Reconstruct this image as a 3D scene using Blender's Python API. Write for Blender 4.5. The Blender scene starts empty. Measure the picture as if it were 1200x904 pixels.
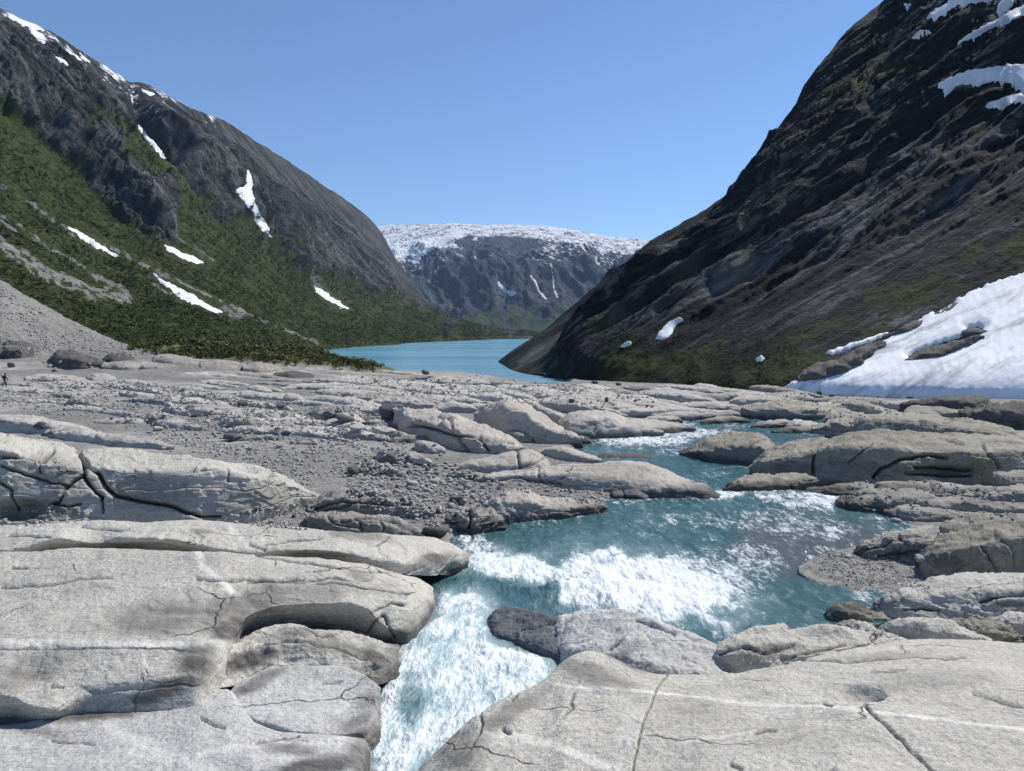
import bpy, bmesh, math, random
import numpy as np
from mathutils import Vector
from mathutils.bvhtree import BVHTree

random.seed(7)
RNG = np.random.default_rng(7)
SC = bpy.context.scene
COL = SC.collection

# ------------------------------------------------------------------ camera, sky, sun, exposure
F = 860.0
PITCH = math.atan((452 - 386) / F)
CT, ST = math.cos(PITCH), math.sin(PITCH)
CAMZ = 11.0
cam_data = bpy.data.cameras.new('camera')
cam_data.sensor_width = 36.0
cam_data.lens = F / 1200 * 36.0
cam_data.clip_start = 0.1
cam_data.clip_end = 30000
cam = bpy.data.objects.new('camera', cam_data)
COL.objects.link(cam)
cam.location = (0, 0, CAMZ)
cam.rotation_euler = (math.radians(90) - PITCH, 0, 0)
SC.camera = cam

SUN_EL, SUN_AZ = math.radians(48), math.radians(52)      # azimuth from +y towards +x
W = bpy.data.worlds.new('World')
SC.world = W
W.use_nodes = True
wn = W.node_tree
bg = wn.nodes['Background']
sky = wn.nodes.new('ShaderNodeTexSky')
sky.sky_type = 'NISHITA'
sky.sun_disc = False
sky.sun_elevation = SUN_EL
sky.sun_rotation = SUN_AZ
sky.altitude = 300
sky.air_density = 0.85
sky.dust_density = 0.0
sky.ozone_density = 6.0
wn.links.new(sky.outputs[0], bg.inputs['Color'])
bg.inputs['Strength'].default_value = 0.135

sun_data = bpy.data.lights.new('sun', 'SUN')
sun_data.energy = 5.0
sun_data.angle = math.radians(0.53)
sun_data.color = (1.0, 0.955, 0.89)
sun = bpy.data.objects.new('sun', sun_data)
COL.objects.link(sun)
SD = Vector((math.cos(SUN_EL) * math.sin(SUN_AZ), math.cos(SUN_EL) * math.cos(SUN_AZ), math.sin(SUN_EL)))
sun.rotation_euler = SD.to_track_quat('Z', 'Y').to_euler()
sun.location = (0, 0, 900)

SC.view_settings.view_transform = 'Standard'
SC.view_settings.look = 'None'
SC.view_settings.exposure = 0.12
SC.view_settings.gamma = 1.0

# ------------------------------------------------------------------ numeric helpers
def slope(v):
    """drop per metre of forward distance along the line of sight at photograph row v (negative z/y)"""
    cy = -(np.asarray(v, float) - 452) / F
    return -(cy * CT - ST) / (CT + cy * ST)

def ufac(u, v):
    cy = -(np.asarray(v, float) - 452) / F
    return (np.asarray(u, float) - 600) / F / (CT + cy * ST)

def ray(u, v):
    return Vector((float(ufac(u, v)), 1.0, -float(slope(v))))

def project(P):
    x, y, z = P[..., 0], P[..., 1], P[..., 2] - CAMZ
    zc = y * CT - z * ST
    yc = y * ST + z * CT
    return 600 + F * x / zc, 452 - F * yc / zc

def v_of_slope(s):
    return 452 + F * np.tan(np.arctan(s) - PITCH)

def pchip(xs, ys, x):
    xs = np.asarray(xs, float); ys = np.asarray(ys, float); x = np.asarray(x, float)
    if len(xs) == 1:
        return np.full_like(x, ys[0])
    h = np.diff(xs); d = np.diff(ys) / h
    m = np.zeros(len(xs))
    m[0], m[-1] = d[0], d[-1]
    for i in range(1, len(xs) - 1):
        if d[i - 1] * d[i] > 0:
            w1, w2 = 2 * h[i] + h[i - 1], h[i] + 2 * h[i - 1]
            m[i] = (w1 + w2) / (w1 / d[i - 1] + w2 / d[i])
    xc = np.clip(x, xs[0], xs[-1])
    i = np.clip(np.searchsorted(xs, xc) - 1, 0, len(h) - 1)
    t = (xc - xs[i]) / h[i]
    return ((1 + 2 * t) * (1 - t) ** 2 * ys[i] + t * (1 - t) ** 2 * h[i] * m[i]
            + t * t * (3 - 2 * t) * ys[i + 1] + t * t * (t - 1) * h[i] * m[i + 1])

_G = RNG.normal(size=(256, 3)); _G /= np.linalg.norm(_G, axis=1)[:, None]
_PERM = RNG.permutation(256).astype(np.int64)
def noise(P, seed=0):
    """gradient noise, about -1..1"""
    P = np.asarray(P, float)
    I = np.floor(P).astype(np.int64); f = P - I
    w = f * f * f * (f * (f * 6 - 15) + 10)
    def g(dx, dy, dz):
        h = _PERM[(_PERM[(_PERM[(I[..., 0] + dx + seed * 17) & 255] + I[..., 1] + dy) & 255] + I[..., 2] + dz) & 255]
        gr = _G[h]
        return gr[..., 0] * (f[..., 0] - dx) + gr[..., 1] * (f[..., 1] - dy) + gr[..., 2] * (f[..., 2] - dz)
    wx, wy, wz = w[..., 0], w[..., 1], w[..., 2]
    x00 = g(0, 0, 0) * (1 - wx) + g(1, 0, 0) * wx
    x10 = g(0, 1, 0) * (1 - wx) + g(1, 1, 0) * wx
    x01 = g(0, 0, 1) * (1 - wx) + g(1, 0, 1) * wx
    x11 = g(0, 1, 1) * (1 - wx) + g(1, 1, 1) * wx
    return 1.6 * ((x00 * (1 - wy) + x10 * wy) * (1 - wz) + (x01 * (1 - wy) + x11 * wy) * wz)

def fbm(P, octv=4, seed=0, gain=0.5, ridged=False):
    out = 0; a = 1.0; tot = 0
    for o in range(octv):
        n = noise(np.asarray(P) * (2.03 ** o) + o * 11.3, seed + o)
        if ridged:
            n = 1 - 2 * np.abs(n)
        out = out + a * n; tot += a; a *= gain
    return out / tot

def sstep(a, b, x):
    t = np.clip((x - a) / (b - a), 0, 1)
    return t * t * (3 - 2 * t)

def smooth_t(A, sig):
    """gaussian along axis 1, ends kept"""
    if sig <= 0:
        return A
    n = int(math.ceil(sig * 3))
    k = np.exp(-0.5 * (np.arange(-n, n + 1) / sig) ** 2); k /= k.sum()
    first, last = A[:, :1], A[:, -1:]
    pad = np.concatenate([2 * first - A[:, n:0:-1] if A.shape[1] > n else np.repeat(first, n, 1), A,
                          2 * last - A[:, -2:-n - 2:-1] if A.shape[1] > n else np.repeat(last, n, 1)], 1)
    out = np.zeros_like(A)
    for i, kk in enumerate(k):
        out += kk * pad[:, i:i + A.shape[1]]
    return out

def poly_dist(U, V, pl):
    """pixel distance to a polyline"""
    d = np.full(U.shape, 1e9)
    for (x0, y0), (x1, y1) in zip(pl[:-1], pl[1:]):
        dx, dy = x1 - x0, y1 - y0
        L = dx * dx + dy * dy + 1e-9
        t = np.clip(((U - x0) * dx + (V - y0) * dy) / L, 0, 1)
        d = np.minimum(d, np.hypot(U - x0 - t * dx, V - y0 - t * dy))
    return d

def poly_sd(U, V, poly):
    """signed pixel distance to a closed polygon, positive inside"""
    pl = list(poly) + [poly[0]]
    d = poly_dist(U, V, pl)
    ins = np.zeros(U.shape, bool)
    for (x0, y0), (x1, y1) in zip(pl[:-1], pl[1:]):
        if y0 == y1:
            continue
        c = ((y0 > V) != (y1 > V)) & (U < (x1 - x0) * (V - y0) / (y1 - y0) + x0)
        ins ^= c
    return np.where(ins, d, -d)

# ------------------------------------------------------------------ objects
def tag(o, label=None, cat=None, group=None, kind=None):
    if label: o['label'] = label
    if cat: o['category'] = cat
    if group: o['group'] = group
    if kind: o['kind'] = kind
    return o

def mesh_obj(name, V, faces, mat, paint=None, smooth=True, parent=None, centre=False):
    """faces: (M,k) array of one polygon size"""
    V = np.asarray(V, np.float64); faces = np.asarray(faces, np.int32)
    loc = None
    if centre:
        loc = np.array([(V[:, 0].min() + V[:, 0].max()) / 2, (V[:, 1].min() + V[:, 1].max()) / 2, V[:, 2].min()])
        V = V - loc
    me = bpy.data.meshes.new(name)
    k = faces.shape[1]
    me.vertices.add(len(V)); me.vertices.foreach_set('co', V.astype(np.float32).ravel())
    me.loops.add(faces.size); me.loops.foreach_set('vertex_index', faces.ravel())
    me.polygons.add(len(faces))
    me.polygons.foreach_set('loop_start', np.arange(0, faces.size, k, dtype=np.int32))
    me.polygons.foreach_set('loop_total', np.full(len(faces), k, np.int32))
    me.polygons.foreach_set('use_smooth', np.full(len(faces), smooth, bool))
    me.update(calc_edges=True)
    if paint is not None:
        ca = me.color_attributes.new('paint', 'FLOAT_COLOR', 'POINT')
        ca.data.foreach_set('color', np.clip(paint, 0, 1).astype(np.float32).ravel())
    me.materials.append(mat)
    o = bpy.data.objects.new(name, me)
    COL.objects.link(o)
    if loc is not None:
        o.location = loc
    if parent: o.parent = parent
    return o

def grid_faces(nu, nt):
    i = np.arange(nu - 1)[:, None] * nt + np.arange(nt - 1)[None, :]
    i = i.ravel()
    return np.stack([i, i + nt, i + nt + 1, i + 1], 1)

def normals(P):
    du = np.gradient(P, axis=0); dt = np.gradient(P, axis=1)
    n = np.cross(du, dt)
    return n / (np.linalg.norm(n, axis=2, keepdims=True) + 1e-12)

# ------------------------------------------------------------------ materials
class NT:
    def __init__(self, name):
        self.m = bpy.data.materials.new(name); self.m.use_nodes = True
        self.t = self.m.node_tree; self.n = self.t.nodes; self.l = self.t.links
        self.b = self.n['Principled BSDF']
    def new(self, typ, **kw):
        n = self.n.new(typ)
        for k, v in kw.items():
            setattr(n, k, v)
        return n
    def set(self, sock, v):
        if hasattr(v, 'is_output') or isinstance(v, bpy.types.NodeSocket):
            self.l.new(v, sock)
        else:
            sock.default_value = v
    def pos(self):
        return self.new('ShaderNodeNewGeometry').outputs['Position']
    def obj(self):
        return self.new('ShaderNodeTexCoord').outputs['Object']
    def rand(self):
        return self.new('ShaderNodeObjectInfo').outputs['Random']
    def basis(self, p, B, ks):
        cb = self.new('ShaderNodeCombineXYZ')
        for i, (ax, k_) in enumerate(zip(B, ks)):
            dt = self.new('ShaderNodeVectorMath', operation='DOT_PRODUCT')
            self.l.new(p, dt.inputs[0]); dt.inputs[1].default_value = tuple(float(x) for x in ax)
            self.l.new(self.math('MULTIPLY', dt.outputs['Value'], k_), cb.inputs[i])
        return cb.outputs[0]
    def paint(self):
        a = self.new('ShaderNodeAttribute', attribute_name='paint')
        s = self.new('ShaderNodeSeparateColor')
        self.l.new(a.outputs['Color'], s.inputs[0])
        return s.outputs[0], s.outputs[1], s.outputs[2], a.outputs['Alpha']
    def mapping(self, vec, scale=(1, 1, 1), rot=(0, 0, 0)):
        n = self.new('ShaderNodeMapping')
        self.set(n.inputs['Vector'], vec)
        n.inputs['Scale'].default_value = scale; n.inputs['Rotation'].default_value = rot
        return n.outputs[0]
    def noise(self, vec, scale, detail=4, rough=0.55, dist=0.0):
        n = self.new('ShaderNodeTexNoise')
        self.set(n.inputs['Vector'], vec)
        n.inputs['Scale'].default_value = scale; n.inputs['Detail'].default_value = detail
        n.inputs['Roughness'].default_value = rough; n.inputs['Distortion'].default_value = dist
        return n.outputs[0]
    def voronoi(self, vec, scale, feature='F1', out='Distance'):
        n = self.new('ShaderNodeTexVoronoi', feature=feature)
        self.set(n.inputs['Vector'], vec); n.inputs['Scale'].default_value = scale
        return n.outputs[out]
    def math(self, op, a, b=0.0, c=None):
        n = self.new('ShaderNodeMath', operation=op)
        self.set(n.inputs[0], a); self.set(n.inputs[1], b)
        if c is not None: self.set(n.inputs[2], c)
        return n.outputs[0]
    def ramp(self, x, lo, hi, a=0.0, b=1.0):
        n = self.new('ShaderNodeMapRange', interpolation_type='SMOOTHSTEP')
        self.set(n.inputs[0], x)
        for i, v in enumerate((lo, hi, a, b)): self.set(n.inputs[i + 1], v)
        return n.outputs[0]
    def mix(self, f, a, b, blend='MIX'):
        n = self.new('ShaderNodeMix', data_type='RGBA', blend_type=blend)
        self.set(n.inputs[0], f)
        for s, v in ((n.inputs[6], a), (n.inputs[7], b)):
            if isinstance(v, tuple): v = (*v, 1.0) if len(v) == 3 else v
            self.set(s, v)
        return n.outputs[2]
    def bump(self, h, strength, dist, normal=None):
        n = self.new('ShaderNodeBump')
        self.set(n.inputs['Height'], h)
        n.inputs['Strength'].default_value = strength; n.inputs['Distance'].default_value = dist
        if normal is not None: self.l.new(normal, n.inputs['Normal'])
        return n.outputs[0]
    def done(self, color, rough=0.9, normal=None, spec=0.2):
        self.set(self.b.inputs['Base Color'], color if not isinstance(color, tuple) else (*color, 1))
        self.set(self.b.inputs['Roughness'], rough)
        self.b.inputs['Specular IOR Level'].default_value = spec
        if normal is not None: self.l.new(normal, self.b.inputs['Normal'])
        return self.m

def rock_material(name, light, dark, s=1.0, speck=0.35, layers=0.5, tint=(0.30, 0.25, 0.20), crackle=0.6, bump=1.0):
    """bare glacier-polished gneiss; s stretches all patterns (metres)"""
    t = NT(name)
    p = t.pos()
    r, g, b, a = t.paint()
    big = t.noise(p, 0.35 / s, 5, 0.6)
    mid = t.noise(p, 2.2 / s, 5, 0.62)
    fine = t.noise(p, 17 / s, 4, 0.75)
    grain = t.noise(p, 55 / s, 2, 0.7)
    lay = t.noise(t.mapping(p, (0.5 / s, 1.2 / s, 7 / s), (0.12, -0.16, 0.3)), 1.0, 5, 0.6, 0.4)
    streak = t.noise(t.mapping(p, (0.7 / s, 5.0 / s, 3 / s), (0, 0, 0.5)), 1.0, 4, 0.6)
    c = t.mix(t.ramp(big, 0.35, 0.68), dark, light)
    c = t.mix(t.math('MULTIPLY', t.ramp(mid, 0.56, 0.36), 0.55), c, dark)
    c = t.mix(t.math('MULTIPLY', t.ramp(streak, 0.50, 0.68), 0.40), c, tint)
    fol = t.noise(t.mapping(p, (1.1 / s, 13.0 / s, 7.0 / s), (0.1, 0.1, -0.55)), 1.0, 4, 0.7, 0.6)
    c = t.mix(t.math('MULTIPLY', t.math('MULTIPLY', t.ramp(fol, 0.52, 0.66), t.ramp(big, 0.62, 0.40)), 0.50), c, tuple(x * 0.42 for x in dark))
    c = t.mix(t.math('MULTIPLY', t.ramp(lay, 0.56, 0.40), layers * 0.5), c, tuple(x * 0.55 for x in dark))
    sp = t.math('ADD', t.math('MULTIPLY', t.ramp(fine, 0.34, 0.68), 0.55), t.math('MULTIPLY', t.ramp(grain, 0.34, 0.66), 0.45))
    c = t.mix(speck, c, t.mix(sp, tuple(x * 0.42 for x in dark), tuple(min(1, x * 1.3) for x in light)))
    # thin joints: cell borders, broken up so that only stretches of them show
    wob = t.new('ShaderNodeVectorMath', operation='ADD')
    t.l.new(t.mapping(p, (0.55 / s, 0.75 / s, 1.4 / s), (0.1, 0.15, 0.4)), wob.inputs[0])
    nv = t.new('ShaderNodeTexNoise'); t.l.new(p, nv.inputs['Vector']); nv.inputs['Scale'].default_value = 1.3 / s
    nv.inputs['Detail'].default_value = 4
    sc = t.new('ShaderNodeVectorMath', operation='SCALE'); t.l.new(nv.outputs['Color'], sc.inputs[0]); sc.inputs['Scale'].default_value = 0.55
    t.l.new(sc.outputs[0], wob.inputs[1])
    edge = t.voronoi(wob.outputs[0], 0.7, 'DISTANCE_TO_EDGE')
    gate = t.ramp(t.noise(p, 0.5 / s, 2, 0.5), 0.50, 0.60)
    joint = t.math('MULTIPLY', t.ramp(edge, 0.012, 0.0), gate)
    c = t.mix(t.math('MULTIPLY', joint, crackle), c, (0.03, 0.028, 0.025))
    # painted marks: r quartz vein, g lichen / wet dark stain / painted shade, b moss, a shade painted in cracks
    c = t.mix(t.math('MULTIPLY', r, 0.9), c, (0.78, 0.75, 0.68))
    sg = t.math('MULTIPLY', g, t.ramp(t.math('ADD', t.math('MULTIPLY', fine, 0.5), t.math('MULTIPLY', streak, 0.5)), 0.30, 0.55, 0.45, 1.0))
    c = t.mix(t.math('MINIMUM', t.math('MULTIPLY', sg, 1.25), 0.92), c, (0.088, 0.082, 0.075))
    c = t.mix(t.math('MULTIPLY', b, t.ramp(mid, 0.35, 0.6, 0.3, 0.9)), c, (0.13, 0.14, 0.055))
    c = t.mix(t.math('SUBTRACT', 1.0, a), c, (0.025, 0.023, 0.02))
    h = t.math('ADD', t.math('MULTIPLY', mid, 0.6), t.math('MULTIPLY', fine, 0.13))
    h = t.math('ADD', h, t.math('MULTIPLY', lay, 0.5 * layers))
    h = t.math('ADD', h, t.math('MULTIPLY', grain, 0.05))
    h = t.math('SUBTRACT', h, t.math('MULTIPLY', joint, 0.35 * crackle))
    nrm = t.bump(h, 0.9 * bump, 0.17 * s)
    return t.done(c, 0.88, nrm, 0.18)

M = {}
M['pale'] = rock_material('pale_gneiss', (0.61, 0.58, 0.505), (0.41, 0.388, 0.342), 1.0, 0.58, 0.45)
M['warm'] = rock_material('warm_gneiss', (0.58, 0.53, 0.465), (0.40, 0.362, 0.315), 1.6, 0.42, 0.5)
M['mid'] = rock_material('pale_far_gneiss', (0.58, 0.545, 0.485), (0.39, 0.365, 0.325), 2.6, 0.40, 0.7)
M['olive'] = rock_material('olive_gneiss', (0.42, 0.39, 0.32), (0.22, 0.203, 0.165), 1.6, 0.42, 0.7)
M['layered'] = rock_material('layered_schist', (0.46, 0.43, 0.38), (0.22, 0.203, 0.18), 1.2, 0.42, 1.3)
M['blue'] = rock_material('wet_blue_gneiss', (0.59, 0.575, 0.54), (0.41, 0.40, 0.375), 1.0, 0.55, 0.3)
M['wetdark'] = rock_material('wet_dark_gneiss', (0.19, 0.198, 0.21), (0.10, 0.104, 0.112), 0.8, 0.5, 0.7)
M['darkrock'] = rock_material('dark_schist', (0.15, 0.14, 0.13), (0.075, 0.07, 0.066), 1.4, 0.35, 0.9)

def boulder_material(name, light, dark):
    t = NT(name)
    p = t.obj(); rnd = t.rand()
    sh = t.new('ShaderNodeVectorMath', operation='ADD'); t.l.new(p, sh.inputs[0])
    cmb = t.new('ShaderNodeCombineXYZ')
    for i in range(3): t.l.new(t.math('MULTIPLY', rnd, 37.0 + 11 * i), cmb.inputs[i])
    t.l.new(cmb.outputs[0], sh.inputs[1])
    q = sh.outputs[0]
    n1 = t.noise(q, 1.4, 5, 0.65); n2 = t.noise(q, 11, 4, 0.7)
    base = t.mix(rnd, dark, light)
    c = t.mix(t.math('MULTIPLY', t.ramp(n1, 0.38, 0.62), 0.6), base, light)
    c = t.mix(0.4, c, t.mix(t.ramp(n2, 0.35, 0.65), tuple(x * 0.4 for x in dark), light))
    nrm = t.bump(t.math('ADD', n1, t.math('MULTIPLY', n2, 0.25)), 0.7, 0.25)
    return t.done(c, 0.9, nrm, 0.15)
M['boulder'] = boulder_material('grey_boulder', (0.54, 0.52, 0.48), (0.33, 0.316, 0.29))
M['boulder_dark'] = boulder_material('dark_boulder', (0.19, 0.182, 0.17), (0.09, 0.086, 0.08))

def gravel_material():
    t = NT('grey_gravel')
    p = t.pos(); r, g, b, a = t.paint()
    big = t.noise(p, 0.10, 5, 0.6); mid = t.noise(p, 0.9, 5, 0.65); st = t.voronoi(p, 6.5, 'F1', 'Color')
    sv = t.new('ShaderNodeSeparateColor'); t.l.new(st, sv.inputs[0])
    sd = t.voronoi(p, 6.5); fine = t.noise(p, 9, 3, 0.7)
    c = t.mix(t.ramp(big, 0.36, 0.64), (0.170, 0.163, 0.150), (0.28, 0.268, 0.245))
    c = t.mix(0.55, c, t.mix(sv.outputs[0], (0.115, 0.109, 0.10), (0.43, 0.41, 0.375)))
    c = t.mix(t.math('MULTIPLY', t.ramp(fine, 0.38, 0.6), 0.35), c, (0.12, 0.117, 0.112))
    c = t.mix(t.math('MULTIPLY', t.ramp(mid, 0.6, 0.75), 0.3), c, (0.42, 0.40, 0.37))
    c = t.mix(r, c, t.mix(t.ramp(mid, 0.3, 0.7), (0.26, 0.245, 0.226), (0.50, 0.47, 0.435)))
    c = t.mix(g, c, (0.07, 0.066, 0.062))
    c = t.mix(b, c, t.mix(mid, (0.06, 0.066, 0.022), (0.16, 0.15, 0.07)))
    h = t.math('ADD', t.math('MULTIPLY', t.math('SUBTRACT', 1.0, sd), 0.12), t.math('ADD', t.math('MULTIPLY', mid, 0.9), t.math('MULTIPLY', fine, 0.45)))
    return t.done(c, 0.95, t.bump(h, 0.8, 0.22), 0.1)
M['gravel'] = gravel_material()

def mountain_material(name, rock_a, rock_b, rock_c, basis, s, green_a, green_b, streaks=1.0, bumpd=6.0, thin=0.0):
    t = NT(name)
    p = t.pos(); r, g, b, a = t.paint()      # r green cover (low on the dark wall also painted shade), g snow, b pale bare rock, a scratch
    big = t.noise(p, 0.006 * s, 6, 0.62)
    mid = t.noise(p, 0.035 * s, 6, 0.65)
    fine = t.noise(p, 0.22 * s, 5, 0.7)
    def along(ks):
        cb = t.new('ShaderNodeCombineXYZ')
        for i, (ax, k_) in enumerate(zip(basis, ks)):
            dt = t.new('ShaderNodeVectorMath', operation='DOT_PRODUCT')
            t.l.new(p, dt.inputs[0]); dt.inputs[1].default_value = tuple(float(x) for x in ax)
            t.l.new(t.math('MULTIPLY', dt.outputs['Value'], k_), cb.inputs[i])
        return cb.outputs[0]
    st = t.noise(along((0.010 * s, 0.07 * s, 0.045 * s)), 1.0, 6, 0.68, 0.5)
    st2 = t.noise(along((0.035 * s, 0.26 * s, 0.17 * s)), 1.0, 5, 0.7, 0.4)
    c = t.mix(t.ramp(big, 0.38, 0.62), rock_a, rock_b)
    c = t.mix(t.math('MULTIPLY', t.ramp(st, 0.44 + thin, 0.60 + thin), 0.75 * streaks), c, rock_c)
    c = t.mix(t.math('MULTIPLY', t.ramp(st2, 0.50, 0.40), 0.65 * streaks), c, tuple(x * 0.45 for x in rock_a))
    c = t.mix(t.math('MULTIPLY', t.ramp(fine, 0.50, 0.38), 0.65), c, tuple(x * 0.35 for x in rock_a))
    c = t.mix(b, c, t.mix(fine, (0.20, 0.19, 0.17), (0.40, 0.38, 0.35)))
    gr = t.mix(t.ramp(mid, 0.36, 0.62), green_a, green_b)
    gr = t.mix(t.math('MULTIPLY', t.ramp(fine, 0.50, 0.62), 0.7), gr, tuple(x * 0.4 for x in green_a))
    gm = t.ramp(t.math('ADD', r, t.math('MULTIPLY', t.math('SUBTRACT', t.math('ADD', mid, t.math('MULTIPLY', fine, 0.6)), 0.8), 0.75)), 0.42, 0.58)
    c = t.mix(gm, c, gr)
    sm = t.ramp(t.math('ADD', g, t.math('MULTIPLY', t.math('SUBTRACT', t.math('ADD', t.math('ADD', st2, fine), mid), 1.5), 0.7)), 0.46, 0.54)
    c = t.mix(sm, c, (0.86, 0.88, 0.92))
    h = t.math('ADD', t.math('MULTIPLY', st, 0.9), t.math('MULTIPLY', st2, 0.55))
    h = t.math('ADD', h, t.math('ADD', t.math('MULTIPLY', mid, 0.5), t.math('MULTIPLY', fine, 0.5)))
    nrm = t.bump(h, 0.9, bumpd)
    return t.done(c, 0.92, nrm, 0.12)

def basis_of(a, n):
    a = np.array(a, float); a /= np.linalg.norm(a)
    n = np.array(n, float); n -= a * (n @ a); n /= np.linalg.norm(n)
    return a, n, np.cross(a, n)
FALL = (1.0, -0.45, -0.95)
B_LEFT = basis_of(FALL, (0.30, -0.9, 0.2))
RAL = (0.84, 0.26, 0.48)
B_RIGHT = basis_of(RAL, (-0.56, 0.61, 0.56))
B_FAR = basis_of((0.30, -0.75, -0.6), (0.9, 0.3, 0.1))
M['left_mtn'] = mountain_material('birch_and_cliff', (0.024, 0.025, 0.027), (0.050, 0.050, 0.051), (0.150, 0.147, 0.142), B_LEFT, 1.0,
                                  (0.035, 0.047, 0.013), (0.056, 0.071, 0.021))
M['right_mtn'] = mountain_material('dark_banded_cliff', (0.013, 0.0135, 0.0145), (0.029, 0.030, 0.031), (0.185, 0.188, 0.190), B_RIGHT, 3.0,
                                   (0.026, 0.031, 0.010), (0.046, 0.054, 0.018), 1.0, 2.4, 0.06)  # dark base and pale streaks also paint the wall's shadows and lit ledges
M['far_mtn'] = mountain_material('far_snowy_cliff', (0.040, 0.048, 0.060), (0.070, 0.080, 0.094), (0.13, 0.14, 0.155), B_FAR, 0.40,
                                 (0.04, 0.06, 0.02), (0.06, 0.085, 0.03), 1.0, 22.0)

def snow_material(name, dirt=0.35, s=1.0):
    t = NT(name)
    p = t.pos()
    st = t.noise(t.basis(p, B_RIGHT, (0.035 * s, 0.42 * s, 0.30 * s)), 1.0, 6, 0.66, 0.3)
    st2 = t.noise(t.basis(p, B_RIGHT, (0.25 * s, 1.7 * s, 1.2 * s)), 1.0, 4, 0.7)
    big = t.noise(p, 0.05 * s, 4, 0.6)
    c = t.mix(t.ramp(big, 0.3, 0.7), (0.68, 0.70, 0.735), (0.84, 0.85, 0.87))
    c = t.mix(t.math('MULTIPLY', t.ramp(st, 0.48, 0.66), dirt), c, (0.36, 0.365, 0.385))
    c = t.mix(t.math('MULTIPLY', t.ramp(st2, 0.56, 0.72), dirt * 0.8), c, (0.35, 0.35, 0.37))
    nrm = t.bump(t.math('ADD', st, t.math('MULTIPLY', st2, 0.4)), 0.45, 0.35 / s)
    return t.done(c, 0.7, nrm, 0.2)
M['snow'] = snow_material('old_snow', 1.0)
M['snow_far'] = snow_material('gully_snow', 0.2, 0.3)

def stream_material():
    t = NT('glacial_stream')
    p = t.pos(); r, g, b, a = t.paint()       # r foam cover, g shallow gravel, b pale milky churn
    w1 = t.noise(t.mapping(p, (2.2, 0.9, 1.0), (0, 0, 0.1)), 1.4, 5, 0.62, 0.6)
    w2 = t.noise(t.mapping(p, (2.1, 0.75, 1.0), (0, 0, 0.35)), 5.2, 4, 0.62, 0.5)
    w3 = t.noise(p, 26, 3, 0.7, 0.0)
    c = t.mix(t.ramp(w1, 0.32, 0.68), (0.036, 0.105, 0.112), (0.090, 0.180, 0.185))
    c = t.mix(g, c, t.mix(w2, (0.055, 0.07, 0.075), (0.15, 0.17, 0.17)))
    c = t.mix(b, c, t.mix(t.ramp(w1, 0.34, 0.66), (0.38, 0.52, 0.53), (0.62, 0.72, 0.725)))
    fn = t.math('ADD', t.math('MULTIPLY', w1, 0.46), t.math('ADD', t.math('MULTIPLY', w2, 0.42), t.math('MULTIPLY', w3, 0.12)))
    thr = t.math('SUBTRACT', 0.735, t.math('MULTIPLY', r, 0.40))
    foam = t.ramp(t.math('SUBTRACT', fn, thr), -0.08, 0.14)
    c = t.mix(t.math('MULTIPLY', foam, 0.95), c, t.mix(w3, (0.66, 0.70, 0.71), (0.84, 0.86, 0.86)))
    h = t.math('ADD', t.math('MULTIPLY', w1, 1.0), t.math('ADD', t.math('MULTIPLY', w2, 0.36), t.math('MULTIPLY', w3, 0.04)))
    nrm = t.bump(h, 0.7, 0.2)
    return t.done(c, t.ramp(foam, 0, 1, 0.10, 0.75), nrm, 0.5)
M['stream'] = stream_material()

def lake_material():
    t = NT('glacial_lake')
    p = t.pos()
    w = t.noise(t.mapping(p, (0.35, 1.0, 1.0)), 0.9, 4, 0.6)
    band = t.noise(t.mapping(p, (0.004, 0.03, 1.0)), 1.0, 4, 0.6)
    c = t.mix(t.ramp(band, 0.35, 0.65), (0.10, 0.275, 0.345), (0.135, 0.325, 0.40))
    sep = t.new('ShaderNodeSeparateXYZ'); t.l.new(p, sep.inputs[0])
    c = t.mix(t.ramp(sep.outputs[1], 215, 170, 0.0, 0.22), c, t.mix(band, (0.25, 0.27, 0.255), (0.33, 0.325, 0.30)))
    rg = t.ramp(t.noise(t.mapping(p, (0.006, 0.02, 1.0)), 1.0, 4, 0.6), 0.35, 0.65, 0.20, 0.28)
    return t.done(c, rg, t.bump(w, 0.15, 0.08), 0.35)
M['lake'] = lake_material()

def leaf_material(name, a_, b_):
    t = NT(name)
    p = t.pos(); r, g, b, al = t.paint()
    c = t.mix(r, a_, b_)
    c = t.mix(t.math('MULTIPLY', t.ramp(t.noise(p, 0.05, 4, 0.6), 0.4, 0.6), 0.5), c, tuple(x * 0.6 for x in a_))
    return t.done(c, 0.8, None, 0.15)
M['leaf'] = leaf_material('birch_leaf', (0.040, 0.054, 0.013), (0.074, 0.092, 0.024))
def plain(name, c, rough=0.8):
    t = NT(name)
    n = t.noise(t.obj(), 9, 4, 0.6)
    return t.done(t.mix(n, tuple(x * 0.65 for x in c), c), rough, t.bump(n, 0.4, 0.02), 0.2)
M['bark'] = plain('bark', (0.16, 0.14, 0.12))
M['cloth_dark'] = plain('dark_cloth', (0.022, 0.022, 0.026))
M['cloth_grey'] = plain('grey_cloth', (0.05, 0.05, 0.055))
M['skin'] = plain('skin', (0.45, 0.28, 0.20))
M['hair'] = plain('hair', (0.03, 0.022, 0.016))

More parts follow.
